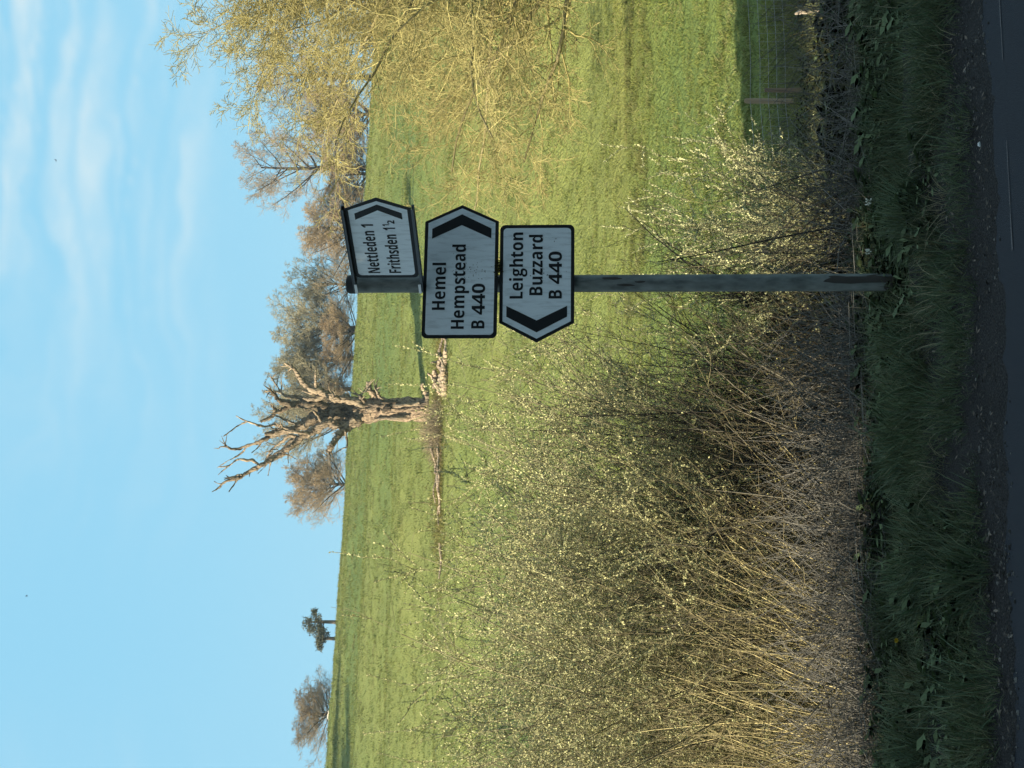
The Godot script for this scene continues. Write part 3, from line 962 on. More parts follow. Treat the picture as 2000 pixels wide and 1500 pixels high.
func chevron(o: Node3D, xt: float, xo: float, xi: float, xn: float, h: float) -> void:
	var mb := MB.new()
	mb.plate(PackedVector2Array([Vector2(xt, 0), Vector2(xo, h), Vector2(xi, h), Vector2(xn, 0), Vector2(xi, -h), Vector2(xo, -h)]), 0.0056, 0.0068)
	obj("arrow", mb.mesh(), M.black, o)


func build_signpost() -> void:
	var at := RGT * 0.57 + FWD * 8.4
	at.y = 0.0
	var o := thing("signpost", "grey steel signpost on the verge carrying three white direction signs", "signpost", at)
	var mb := MB.new()
	mb.tube(PackedVector3Array([Vector3(0, -0.3, 0), Vector3(0, 1.0, 0), Vector3(0, 2.0, 0), Vector3(0, 3.15, 0)]), PackedFloat32Array([0.049, 0.049, 0.049, 0.049]), 36, Color.WHITE, Color.WHITE, 0.0, null, true)
	obj("post", mb.mesh(), M.post, o)
	var cb := MB.new()
	cb.tube(PackedVector3Array([Vector3(0, 3.125, 0), Vector3(0, 3.13, 0), Vector3(0, 3.175, 0), Vector3(0, 3.19, 0)]), PackedFloat32Array([0.048, 0.0535, 0.0535, 0.044]), 30, Color.WHITE, Color.WHITE, 0.0, null, true)
	obj("post_cap", cb.mesh(), M.cap, o)
	# flaked, rusting patches: thin curved scabs on the tube
	for s in [[0.30, 0.19, 0.25, 0.85, 1], [0.14, 0.11, 0.5, 1.2, 2], [0.08, 0.10, -0.5, 1.5, 3], [1.60, 0.05, -0.25, 0.3, 4], [1.68, 0.06, 0.55, 0.35, 5], [0.42, 0.05, 0.6, 0.4, 6], [1.52, 0.03, 0.1, 0.25, 7]]:
		var rb := MB.new()
		var toward := atan2(-FWD.x, -FWD.z) 
		var nseg := 14
		var rim := []
		for k in nseg:
			var w := TAU * k / nseg
			var rr := 1.0 + 0.45 * noise.get_noise_2d(cos(w) * 9.0 + s[4] * 30.0, sin(w) * 9.0)
			var th: float = toward + s[2] + sin(w) * s[3] * 0.5 * rr
			rim.append(Vector3(sin(th) * 0.0500, s[0] + cos(w) * s[1] * rr, cos(th) * 0.0500))
		var ctr := Vector3(sin(toward + s[2]) * 0.0512, s[0], cos(toward + s[2]) * 0.0512)
		for k in nseg:
			var b := rb.v.size()
			for q in [ctr, rim[k], rim[(k + 1) % nseg]]:
				rb.v.append(q); rb.n.append(Vector3(q.x, 0, q.z).normalized()); rb.c.append(Color.WHITE)
			rb.i.append_array(PackedInt32Array([b, b + 1, b + 2]))
		obj("rust_patch", rb.mesh(), M.rust, o)
	# upper main board
	var h := board(o, 6.0, 0.066, 2.5325, 0.423, -0.347, 0.353, true, 0.455, "larger white sign pointing right to Hemel Hempstead B440", 0.0195)
	chevron(h, 0.397, 0.309, 0.249, 0.331, 0.1695)
	text_line(h, "Hemel", -0.180, 0.102, 0.0845, 0.0725, 0.0058)
	text_line(h, "Hempstead", -0.292, 0.212, -0.0255, 0.0725, 0.0058)
	text_line(h, "B", -0.290, -0.243, -0.141, 0.0735, 0.0058)
	text_line(h, "440", -0.209, -0.025, -0.141, 0.0735, 0.0058)
	# lower main board
	var l := board(o, 0.5, 0.066, 2.100, 0.422, -0.244, 0.326, false, -0.357, "lowest white sign pointing left to Leighton Buzzard B440", 0.0195)
	chevron(l, -0.299, -0.209, -0.147, -0.231, 0.1705)
	text_line(l, "Leighton", -0.104, 0.281, 0.080, 0.0725, 0.0058)
	text_line(l, "Buzzard", -0.085, 0.267, -0.031, 0.0735, 0.0058)
	text_line(l, "B", -0.104, -0.056, -0.140, 0.0735, 0.0058)
	text_line(l, "440", -0.021, 0.168, -0.140, 0.0735, 0.0058)
	# small angled board at the top
	var t := board(o, -58.0, 0.068, 2.938, 0.362, 0.122, 0.634, true, 0.710, "small angled sign at the top reading Nettleden 1, Frithsden 1½", 0.021)
	chevron(t, 0.664, 0.602, 0.558, 0.624, 0.128)
	text_line(t, "Nettleden 1", 0.160, 0.524, 0.036, 0.066, 0.0058)
	text_line(t, "Frithsden", 0.160, 0.448, -0.082, 0.066, 0.0058)
	text_line(t, "1", 0.480, 0.498, -0.082, 0.066, 0.0058)
	text_line(t, "1", 0.511, 0.522, -0.052, 0.038, 0.0058)
	text_line(t, "2", 0.527, 0.551, -0.082, 0.038, 0.0058)
	# rails behind and round each board
	for r in [[h, -0.33, 0.37, 0.15], [h, -0.33, 0.37, -0.15], [l, -0.25, 0.31, 0.15], [l, -0.25, 0.31, -0.15]]:
		var kb := MB.new()
		kb.box(Vector3((r[1] + r[2]) * 0.5, r[3], -0.010), Vector3(r[2] - r[1], 0.035, 0.016))
		obj("mounting_rail", kb.mesh(), M.rail, r[0])
	for s in [1.0, -1.0]:
		var kb := MB.new()
		kb.box(Vector3(0.336, s * 0.196, 0.004), Vector3(0.612, 0.003, 0.05))
		kb.box(Vector3(0.335, s * 0.188, -0.016), Vector3(0.61, 0.013, 0.006))
		kb.box(Vector3(0.336, s * 0.1885, 0.0245), Vector3(0.612, 0.012, 0.003))
		obj("mounting_rail", kb.mesh(), M.rail, t)
		var eb := MB.new()
		eb.box(Vector3(0.062, s * 0.181, 0.034), Vector3(0.066, 0.015, 0.005))
		obj("rail_end", eb.mesh(), M.rail_end, t)
	for y in [2.68, 2.38, 2.25, 1.95]:
		var kb := MB.new()
		kb.tube(PackedVector3Array([Vector3(0, y - 0.014, 0), Vector3(0, y + 0.014, 0)]), PackedFloat32Array([0.052, 0.052]), 30, Color.WHITE, Color.WHITE)
		obj("post_clip", kb.mesh(), M.rail, o)
	# moss in the gap between the two main boards and grime on their faces
	var ms := MB.new()
	for k in 260:
		var q := Vector3(0.075 + rng.randfn(0, 0.022), 2.318 + rng.randfn(0, 0.008), 0.074 + rng.randf_range(0, 0.008))
		var d := (rv() + Vector3(0, 0.2, 0.6)).normalized()
		var sd := d.cross(rv()).normalized()
		var v := rng.randf_range(0.5, 1.3)
		ms.leaf(q, d, sd, sd.cross(d), 0.012, 0.004, Color(0.06, 0.06, 0.025) * v)
	obj("moss", ms.mesh(), M.moss, o, "stuff")
	for q in [[h, 0.055, -0.09, 40, 0.03, 0.06], [h, 0.05, 0.0, 26, 0.03, 0.05], [l, 0.04, 0.0, 24, 0.02, 0.07], [l, 0.24, -0.10, 6, 0.01, 0.01]]:
		var gb := MB.new()
		for k in q[3]:
			var c := Vector3(q[1] + rng.randfn(0, q[4]), q[2] + rng.randfn(0, q[5]), 0.0072)
			var w := rng.randf_range(0.0012, 0.004)
			var an := rng.randf() * TAU
			var d := Vector3(cos(an), sin(an), 0)
			gb.leaf(c - d * w, d, d.cross(Vector3.BACK), Vector3.BACK, w * 2.2, w * 0.7, Color(0.05, 0.05, 0.04))
		obj("grime_specks", gb.mesh(), M.moss, q[0], "stuff")


func build_fence() -> void:
	# stock fence at the foot of the field, seen beyond the verge on the right
	var o := thing("wire_fence", "wire stock fence with thin wooden posts below the field, right of the signs", "fence", spot(4.7, 25.0))
	var ends := []
	for k in 9:
		ends.append([4.73 + (k - 1) * 2.6, 25.0 + (k - 1) * 0.9])
	var wood_a := mat(Color.WHITE, 0.9, true)
	for k in ends.size():
		var g := spot(ends[k][0], ends[k][1]) - o.position
		var mb := MB.new()
		var col := Color(0.36, 0.27, 0.18)
		mb.tube(PackedVector3Array([g + Vector3(0, -0.3, 0), g + Vector3(0.01, 0.4, 0), g + Vector3(0.015, 0.86, 0.01), g + Vector3(0.015, 0.89, 0.01)]), PackedFloat32Array([0.042, 0.042, 0.041, 0.03]), 10, col, col * 1.1, 0.1, noise, true)
		obj("fence_post", mb.mesh(), wood_a, o)
	var g0 := spot(4.66, 23.6) - o.position
	var sb := MB.new()
	sb.tube(PackedVector3Array([g0 + Vector3(0, -0.3, 0), g0 + Vector3(-0.02, 0.4, 0), g0 + Vector3(-0.01, 0.72, 0)]), PackedFloat32Array([0.035, 0.035, 0.034]), 10, Color(0.22, 0.16, 0.11), Color(0.22, 0.16, 0.11), 0.1, noise, true)
	obj("leaning_post", sb.mesh(), wood_a, o)
	for h in [0.08, 0.22, 0.36, 0.5, 0.64, 0.8]:
		var wb := MB.new()
		var pts := PackedVector3Array()
		var rads := PackedFloat32Array()
		for k in ends.size() * 4 - 3:
			var e: Array = ends[k / 4]
			var e2: Array = ends[mini(k / 4 + 1, ends.size() - 1)]
			var t := (k % 4) / 4.0
			var q := spot(lerpf(e[0], e2[0], t), lerpf(e[1], e2[1], t)) - o.position
			var sagf := 0.03 * (4.0 * t * (1.0 - t))
			pts.append(q + Vector3(0, h - sagf, 0.05)); rads.append(0.0035)
		wb.tube(pts, rads, 4, Color.WHITE, Color.WHITE)
		obj("wire", wb.mesh(), M.wire, o)
	var vb := MB.new()
	for k in 8 * 17:
		var e: Array = ends[k / 17]
		var e2: Array = ends[k / 17 + 1]
		var t := (k % 17) / 17.0
		var q := spot(lerpf(e[0], e2[0], t), lerpf(e[1], e2[1], t)) - o.position
		vb.tube(PackedVector3Array([q + Vector3(0, 0.05, 0.05), q + Vector3(0, 0.64, 0.05)]), PackedFloat32Array([0.0025, 0.0025]), 3, Color.WHITE, Color.WHITE)
	obj("mesh_wire", vb.mesh(), M.wire, o, "stuff")
	# pale broken stakes in the rough ground before the fence
	for s in [[2.83, 11.4, 0.36, 0.016, "pale splintered stake standing in dry grass at the far right of the verge"], [1.95, 11.0, 0.20, 0.012, "short pale stump of a stake left of the splintered one"]]:
		var q := thing("broken_stake", s[4], "stake", spot(s[0], s[1]))
		var b := MB.new()
		b.tube(PackedVector3Array([Vector3(0, -0.3, 0), Vector3(0.02, s[2] * 0.5, 0), Vector3(0.0, s[2] * 0.9, 0.02), Vector3(-0.015, s[2], 0.02)]), PackedFloat32Array([s[3] * 1.3, s[3] * 1.1, s[3], s[3] * 0.4]), 8, Color(0.42, 0.36, 0.30), Color(0.5, 0.44, 0.38), 0.3, noise, true)
		obj("shaft", b.mesh(), M.wood, q)


func build_shrubs() -> void:
	var g := "hedgerow shrubs behind the verge"
	# budding willow-like shrubs
	var bud := {"stems": 30, "spread": 0.6, "fan": 0.35, "loose": 0.16, "height": 3.5, "thick": 0.008, "wob": 0.09, "arch": 0.16, "twigs": 16, "twiglen": 0.5, "sub": 4, "along": 0.9, "t0": 0.15, "buds": 72.0, "budlen": 0.0165,
		"stemcol": Color(0.20, 0.18, 0.11), "twigcol": Color(0.21, 0.195, 0.115), "budcol": Color(0.43, 0.43, 0.225)}
	var at := func(u: float, d: float) -> Vector3: return spot((u - 750.0) / 2889.0 * d, d)
	var a := shrub("budding_shrub", "tall budding shrub with pale leaf buds at the left end of the hedge", at.call(40.0, 10.9), bud, g)
	bud.twigcol = Color(0.17, 0.16, 0.105)
	var b := shrub("budding_shrub", "budding shrub beside the leftmost one, topped by pale curved shoots", at.call(200.0, 11.2), bud, g)
	dup(a, "dense budding shrub in the middle of the left hedge", at.call(350.0, 11.0), 1.7, Vector3(1.05, 0.97, 1.05), g)
	dup(b, "budding shrub left of the dark leafless one, its shoots reaching the fallen wood", at.call(490.0, 11.4), 2.9, Vector3(0.95, 0.98, 0.95), g)
	dup(b, "budding shrub in the second row behind the leftmost shrubs", at.call(120.0, 13.2), 4.0, Vector3(1.2, 1.12, 1.2), g)
	dup(a, "budding shrub in the second row behind the middle of the left hedge", at.call(290.0, 13.0), 5.0, Vector3(1.2, 1.15, 1.2), g)
	dup(b, "budding shrub filling the gap between the two rows near the left", at.call(40.0, 12.4), 2.2, Vector3(1.15, 1.12, 1.15), g)
	dup(a, "close-grown budding shrub wedged behind the leftmost shrub", at.call(90.0, 11.9), 3.7, Vector3(1.1, 1.0, 1.1), g)
	dup(b, "close-grown budding shrub wedged behind the middle of the left hedge", at.call(270.0, 12.0), 5.6, Vector3(1.1, 1.0, 1.1), g)
	dup(a, "close-grown budding shrub wedged behind the right part of the left hedge", at.call(430.0, 12.2), 2.5, Vector3(1.1, 0.98, 1.1), g)
	dup(b, "straggling budding shrub left of the dark leafless ones", at.call(570.0, 12.0), 0.9, Vector3(0.9, 0.85, 0.9), g)
	dup(a, "budding shrub at the back of the hedge, left of its middle", at.call(220.0, 14.0), 0.8, Vector3(1.25, 1.08, 1.25), g)
	dup(b, "budding shrub at the back of the hedge, near its right end", at.call(400.0, 13.4), 0.4, Vector3(1.15, 1.1, 1.15), g)
	dup(a, "budding shrub just beyond the left picture edge", at.call(-110.0, 11.6), 3.0, Vector3(1.1, 1.1, 1.1), g)
	# lower leafy shrub right of the post
	var low := bud.duplicate()
	low.merge({"stems": 22, "height": 1.75, "spread": 0.4, "fan": 0.5, "twigs": 16, "twiglen": 0.36, "buds": 105.0, "budlen": 0.0165, "budcol": Color(0.52, 0.53, 0.30), "twigcol": Color(0.13, 0.115, 0.08)}, true)
	var c := shrub("leafy_shrub", "airy pale-budded shrub close to the right of the post", at.call(1040.0, 10.8), low, g)
	c.scale = Vector3(0.78, 1.0, 0.78)
	dup(c, "small budded shrub at the right end, hanging over the dark grass", at.call(1090.0, 10.4), 2.2, Vector3(0.45, 0.6, 0.5), g)
	dup(c, "budded shrub behind the post between dark and pale shrubs", at.call(925.0, 11.4), 4.2, Vector3(1.0, 0.88, 1.0), g)
	# dark leafless shrubs left of the post
	var dark := bud.duplicate()
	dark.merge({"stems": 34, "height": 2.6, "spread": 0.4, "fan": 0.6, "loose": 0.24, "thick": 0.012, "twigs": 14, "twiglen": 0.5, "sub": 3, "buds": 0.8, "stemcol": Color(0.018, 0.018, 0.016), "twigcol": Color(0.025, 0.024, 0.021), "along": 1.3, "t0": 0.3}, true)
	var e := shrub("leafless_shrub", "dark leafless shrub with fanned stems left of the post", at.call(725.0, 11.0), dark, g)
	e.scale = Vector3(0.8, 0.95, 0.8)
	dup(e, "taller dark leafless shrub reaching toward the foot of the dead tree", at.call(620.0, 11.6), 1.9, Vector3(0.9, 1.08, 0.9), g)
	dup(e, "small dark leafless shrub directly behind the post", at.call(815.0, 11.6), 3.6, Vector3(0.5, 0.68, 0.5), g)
	# sheaves of arching straw-coloured canes in front
	var cane := {"stems": 85, "spread": 0.75, "fan": 0.25, "loose": 0.2, "height": 1.9, "thick": 0.0075, "wob": 0.06, "arch": 0.22, "twigs": 5, "twiglen": 0.42, "sub": 1, "along": 1.2, "buds": 4.0, "budlen": 0.02, "lean": Vector3(0.35, 0, 0.05),
		"stemcol": Color(0.42, 0.365, 0.19), "twigcol": Color(0.29, 0.25, 0.145), "budcol": Color(0.25, 0.24, 0.10)}
	var f := shrub("cane_clump", "sheaf of leaning straw-coloured canes at the lower left of the hedge", at.call(90.0, 10.1), cane, "cane clumps along the hedge foot")
	cane.lean = Vector3(0.1, 0, 0.05)
	cane.stemcol = Color(0.145, 0.135, 0.105); cane.stems = 60; cane.twigcol = Color(0.13, 0.11, 0.07)
	var h := shrub("cane_clump", "upright brown canes in the middle of the hedge foot", at.call(430.0, 10.3), cane, "cane clumps along the hedge foot")
	dup(f, "straw-coloured canes between the leftmost sheaf and the middle clump", at.call(250.0, 10.0), 0.5, Vector3(1, 0.95, 1), "cane clumps along the hedge foot")
	dup(h, "brown canes crowding under the dark leafless shrub", at.call(600.0, 10.3), 2.0, Vector3(1, 0.85, 1), "cane clumps along the hedge foot")
	dup(h, "thin brown canes close to the left of the post foot", at.call(770.0, 10.3), 3.5, Vector3(0.9, 0.6, 0.9), "cane clumps along the hedge foot")
	dup(h, "thin brown canes behind the foot of the post", at.call(930.0, 10.6), 4.5, Vector3(0.9, 0.55, 0.9), "cane clumps along the hedge foot")
	dup(f, "straw canes just beyond the left picture edge", at.call(-70.0, 10.2), 1.2, Vector3(1, 1, 1), "cane clumps along the hedge foot")
	# taller scrub behind on the left, which shades the low ground
	for s in [[-4.6, 17.0, 1.5, "nearest"], [-3.6, 20.0, 1.55, "rightmost"], [-5.6, 22.0, 1.6, "middle"], [-4.8, 25.0, 1.8, "last but one"], [-6.4, 27.0, 1.8, "last"], [-5.2, 29.5, 1.8, "farthest"]]:
		dup(a if s[1] > 21.0 else b, "tall budding shrub, %s of the scrub row hidden behind the left hedge" % s[3], spot(s[0], s[1]), s[1], Vector3(s[2] * 1.1, s[2], s[2] * 1.1), g)
	# a few long single rods
	var rods := [[1065.0, 9.5, 1.30, -0.24, 0.008, "long bare dark rod leaning beside the pale-budded shrub"], [1195.0, 9.5, 1.0, -0.30, 0.0045, "thin black rod slanting left across the pale-budded shrub"], [985.0, 9.6, 0.9, 0.10, 0.005, "grey rod rising from the dry tangle right of the post"]]
	for s in rods:
		var o := thing("bare_rod", s[5], "stem", at.call(s[0], s[1]))
		var mb := MB.new()
		var pts := PackedVector3Array()
		var rads := PackedFloat32Array()
		for k in 9:
			var t := k / 8.0
			pts.append(RGT * (s[3] * t + 0.02 * sin(t * 5.0)) + Vector3(0, -0.2 + t * (s[2] + 0.2), 0) + FWD * 0.05 * sin(t * 4.0))
			rads.append(s[4] * (1.0 - 0.7 * t))
		mb.tube(pts, rads, 6, Color(0.055, 0.05, 0.045), Color(0.05, 0.045, 0.04))
		for k in 5:
			var q := pts[4 + k % 4]
			mb.tube(PackedVector3Array([q, q + Vector3(rng.randf_range(-0.12, 0.12), 0.22, rng.randf_range(-0.1, 0.1))]), PackedFloat32Array([s[4] * 0.35, 0.0015]), 3, Color(0.05, 0.045, 0.04), Color(0.05, 0.045, 0.04))
		obj("rod", mb.mesh(), M.twig, o)


func build_verge() -> void:
	var mats: StandardMaterial3D = M.grass
	var greens := [Color(0.085, 0.115, 0.065), Color(0.07, 0.10, 0.06), Color(0.16, 0.175, 0.10)]
	var meshes := []
	for k in 4:
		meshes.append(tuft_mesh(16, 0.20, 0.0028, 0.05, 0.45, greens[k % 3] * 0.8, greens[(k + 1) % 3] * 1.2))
	var xs := [[], [], [], []]
	var cs := [PackedColorArray(), PackedColorArray(), PackedColorArray(), PackedColorArray()]
	for k in 17000:
		var x := rng.randf_range(-3.5, 9.0)
		var edge := -6.68 + 0.16 * noise.get_noise_2d(x * 9.0, 40.0) + 0.10 * noise.get_noise_2d(x * 30.0, 70.0)
		var z := edge - pow(rng.randf(), 0.9) * (2.25 + 0.9 * noise.get_noise_2d(x * 16.0, 5.0) + 0.5 * noise.get_noise_2d(x * 60.0, 15.0))
		var s := rng.randf_range(0.6, 1.25) * (0.55 + 0.5 * smoothstep(0.0, 0.4, edge - z))
		s *= 1.0 - 0.35 * smoothstep(1.2, 2.1, edge - z)
		s *= 0.85 + 0.95 * noise.get_noise_2d(x * 14.0, z * 14.0)
		if s < 0.2: continue
		var b := Basis(Vector3.UP, rng.randf() * TAU).scaled(Vector3(s, s * rng.randf_range(0.8, 1.2), s))
		var j := k % 4
		xs[j].append(Transform3D(b, Vector3(x, ground(x, z) - 0.01, z)))
		var v := 1.0 + 0.5 * noise.get_noise_2d(x * 10.0 + 30.0, z * 10.0)
		cs[j].append(Color(v * rng.randf_range(0.85, 1.15), v, v))
	for j in 4:
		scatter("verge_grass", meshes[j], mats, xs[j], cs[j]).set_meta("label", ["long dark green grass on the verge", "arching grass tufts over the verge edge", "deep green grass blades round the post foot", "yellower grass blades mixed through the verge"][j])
	# withered blades mixed through the sward
	var pm := tuft_mesh(9, 0.22, 0.0024, 0.05, 0.7, Color(0.16, 0.15, 0.09), Color(0.30, 0.28, 0.19))
	var px := []
	var pc := PackedColorArray()
	for k in 1500:
		var x := rng.randf_range(-3.5, 9.0)
		var z := rng.randf_range(-6.7, -9.0)
		if noise.get_noise_2d(x * 11.0 + 5.0, z * 11.0) < 0.0: continue
		var s := rng.randf_range(0.5, 1.2)
		px.append(Transform3D(Basis(Vector3.UP, rng.randf() * TAU).scaled(Vector3(s, s, s)), Vector3(x, ground(x, z), z)))
		var v := rng.randf_range(0.6, 1.2)
		pc.append(Color(v, v, v))
	scatter("withered_grass", pm, M.grass, px, pc).set_meta("label", "withered pale blades mixed through the green verge grass")
	# broad-leaved weeds
	var wm := weed_mesh(12, 0.17, Color(0.10, 0.14, 0.07))
	var wx := []
	var wc := PackedColorArray()
	for k in 2600:
		var x := rng.randf_range(-3.0, 8.0)
		var z := rng.randf_range(-7.0, -9.0)
		if noise.get_noise_2d(x * 8.0 + 11.0, z * 8.0) < -0.02: continue
		var s := rng.randf_range(0.5, 1.15)
		wx.append(Transform3D(Basis(Vector3.UP, rng.randf() * TAU).scaled(Vector3(s, s, s)), Vector3(x, ground(x, z), z)))
		var v := rng.randf_range(0.7, 1.3)
		wc.append(Color(v, v, v))
	scatter("broad_leaved_weeds", wm, M.leaf, wx, wc).set_meta("label", "patches of broad-leaved weeds among the verge grass")
	# dry dead grass and thin sticks between the verge and the hedge
	var dm := []
	for k in 3:
		var mb := MB.new()
		for j in 9:
			var d := (Vector3.UP * rng.randf_range(0.25, 1.6) + rv()).normalized()
			if d.y < 0.05: d.y = 0.15
			var q := Vector3(rng.randf_range(-0.1, 0.1), 0, rng.randf_range(-0.1, 0.1))
			var L := rng.randf_range(0.25, 0.8)
			var v := rng.randf_range(0.5, 1.4)
			var cc := Color(0.17, 0.165, 0.15) * v
			var m1 := q + d * L * 0.5
			mb.tube(PackedVector3Array([q, m1, m1 + (d + rv() * 0.35 - Vector3.UP * 0.15).normalized() * L * 0.5]), PackedFloat32Array([0.0028, 0.0022, 0.001]), 3, cc, cc)
		dm.append(mb.mesh())
	for j in 3:
		var dx := []
		var dc := PackedColorArray()
		for k in 430:
			var x := rng.randf_range(-3.0, 8.5)
			if x > 2.0 and rng.randf() < 0.65: continue
			var z := -8.75 - absf(rng.randfn(0.0, 0.45))
			var s := rng.randf_range(0.6, 1.25)
			dx.append(Transform3D(Basis(Vector3.UP, rng.randf() * TAU).scaled(Vector3(s, s, s)), Vector3(x, ground(x, z), z)))
			var v := rng.randf_range(0.6, 1.3)
			dc.append(Color(v, v, v))
		scatter("dry_stems", dm[j], M.twig, dx, dc).set_meta("label", ["grey dry stems along the hedge foot", "dead grass stalks behind the verge", "thin fallen sticks beneath the shrubs"][j])
	# bramble and rough herbage on the low ground towards the fence
	var bm := weed_mesh(34, 0.30, Color(0.06, 0.085, 0.04))
	var bx := []
	var bc := PackedColorArray()
	for k in 3000:
		var lat := rng.randf_range(-2.0, 12.0)
		var d := rng.randf_range(10.2, 24.0)
		var q := spot(lat, d)
		if q.z > -9.6: continue
		var s := rng.randf_range(0.5, 1.1)
		bx.append(Transform3D(Basis(Vector3.UP, rng.randf() * TAU).scaled(Vector3(s, s, s)), q))
		var v := rng.randf_range(0.6, 1.4)
		bc.append(Color(v * rng.randf_range(0.9, 1.3), v, v))
	scatter("rough_herbage", bm, M.leaf, bx, bc).set_meta("label", "dark rough herbage on the low ground before the fence")
	# taller rough grass on the same low ground
	var tm := tuft_mesh(18, 0.42, 0.004, 0.10, 0.5, Color(0.07, 0.10, 0.045), Color(0.15, 0.165, 0.085))
	var tx := []
	var tc := PackedColorArray()
	for k in 6500:
		var q := spot(rng.randf_range(-2.5, 12.5), rng.randf_range(9.8, 27.0))
		if q.z > -10.3: continue
		var s := rng.randf_range(0.5, 1.1)
		tx.append(Transform3D(Basis(Vector3.UP, rng.randf() * TAU).scaled(Vector3(s, s, s)), q))
		var v := rng.randf_range(0.6, 1.3)
		tc.append(Color(v * rng.randf_range(0.9, 1.3), v, v))
	scatter("rough_grass", tm, M.grass, tx, tc).set_meta("label", "tall rough grass on the shaded low ground this side of the fence")
	# leaf litter, twigs and stones on the muddy edge
	var lm := MB.new()
	lm.leaf(Vector3(-0.02, 0.004, 0), Vector3(1, 0.12, 0).normalized(), Vector3(0, 0.2, 1).normalized(), Vector3.UP, 0.032, 0.006, Color.WHITE)
	var lx := []
	var lc := PackedColorArray()
	for k in 5200:
		var x := rng.randf_range(-3.0, 7.0)
		var z := rng.randf_range(-6.42, -7.5)
		var t := inverse_lerp(-6.4, -7.6, z)
		lx.append(Transform3D(Basis.from_euler(Vector3(rng.randf_range(-0.4, 0.4), rng.randf() * TAU, rng.randf_range(-0.4, 0.4))).scaled(Vector3.ONE * rng.randf_range(0.3, 1.2)), Vector3(x, 0.018 + 0.03 * smoothstep(0.0, 0.5, t) + 0.05 * smoothstep(0.55, 1.0, t), z)))
		var v := 0.02 + 0.16 * pow(rng.randf(), 2.5)
		lc.append(Color(v, v * 0.86, v * 0.7))
	scatter("leaf_litter", lm.mesh(), M.leaf, lx, lc).set_meta("label", "scraps of dead leaf on the muddy road edge")
	var sm := MB.new()
	sm.tube(PackedVector3Array([Vector3(0, -0.004, 0), Vector3(0, 0.0, 0), Vector3(0.001, 0.006, 0), Vector3(0, 0.009, 0)]), PackedFloat32Array([0.006, 0.011, 0.008, 0.002]), 6, Color.WHITE, Color.WHITE, 0.5, noise, true)
	var sx := []
	var sc := PackedColorArray()
	for k in 6500:
		var x := rng.randf_range(-3.0, 7.0)
		var z := -6.42 + 0.05 * rng.randfn() - absf(rng.randfn(0.0, 0.42))
		var t := inverse_lerp(-6.4, -7.6, z)
		var s := 0.2 + 0.7 * pow(rng.randf(), 3.0)
		sx.append(Transform3D(Basis(Vector3.UP, rng.randf() * TAU).scaled(Vector3(s * 1.3, s, s)), Vector3(x, 0.006 + 0.035 * smoothstep(0.0, 0.5, t) + 0.05 * smoothstep(0.55, 1.0, t), z)))
		var v := 0.06 + 0.22 * pow(rng.randf(), 3.0)
		sc.append(Color(v, v * 0.95, v * 0.9))
	scatter("gravel", sm.mesh(), M.twig, sx, sc).set_meta("label", "loose grit and small stones along the road edge")


func build_field_grass() -> void:
	for j in 3:
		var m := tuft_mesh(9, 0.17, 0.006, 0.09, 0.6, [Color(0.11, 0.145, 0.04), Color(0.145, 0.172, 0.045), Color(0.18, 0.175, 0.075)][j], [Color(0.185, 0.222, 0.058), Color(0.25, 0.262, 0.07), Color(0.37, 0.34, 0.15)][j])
		var xs := []
		var cs := PackedColorArray()
		for k in [62000, 48000, 30000][j]:
			var f := rng.randf()
			var d := 19.0 + 152.0 * pow(f, 1.3)
			var lat := rng.randf_range(-0.31, 0.31) * d
			var q := spot(lat, d)
			var pn := noise.get_noise_2d(q.x * 3.2, q.z * 6.0)
			if j == 2 and pn < -0.05: continue
			var s := rng.randf_range(0.5, 1.15) * (1.0 + 0.7 * pn) * lerpf(0.9, 1.5, smoothstep(50.0, 120.0, d)) * lerpf(1.0, 1.35, smoothstep(110.0, 165.0, d))
			if d < 27.0: s *= 1.3
			xs.append(Transform3D(Basis(Vector3.UP, rng.randf() * TAU).scaled(Vector3(s * 1.3, s * 0.75, s * 1.3)), q))
			var v := rng.randf_range(0.8, 1.2)
			cs.append(Color(v, v, v))
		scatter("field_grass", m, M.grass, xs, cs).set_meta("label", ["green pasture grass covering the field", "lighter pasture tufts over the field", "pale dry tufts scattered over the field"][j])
	# rank band of old grass along the foot of the slope
	var rm := tuft_mesh(14, 0.38, 0.008, 0.12, 0.5, Color(0.08, 0.10, 0.03), Color(0.19, 0.18, 0.07))
	var rx := []
	var rc := PackedColorArray()
	for k in 1500:
		var lat := rng.randf_range(2.0, 16.0)
		var d := 45.8 + rng.randfn(0.0, 0.9) + 0.9 * sin(lat * 0.7)
		if k % 3 == 0: d = 43.4 + rng.randfn(0.0, 0.7)
		if noise.get_noise_2d(lat * 6.0, d * 5.0) < -0.02: continue
		var s := rng.randf_range(0.25, 0.75)
		rx.append(Transform3D(Basis(Vector3.UP, rng.randf() * TAU).scaled(Vector3(s, s, s)), spot(lat, d)))
		var v := rng.randf_range(0.7, 1.2)
		rc.append(Color(v, v, v))
	# and round the foot of the dead tree
	for k in 1500:
		var lat := -2.0 + rng.randfn(0.0, 4.5)
		var s := rng.randf_range(0.6, 1.3)
		rx.append(Transform3D(Basis(Vector3.UP, rng.randf() * TAU).scaled(Vector3(s, s, s)), spot(lat, 87.0 + rng.randfn(0.0, 1.6))))
		rc.append(Color(1.2, 1.0, 0.8))
	scatter("rank_grass", rm, M.grass, rx, rc).set_meta("label", "rank old grass in a band across the field and round the dead tree")


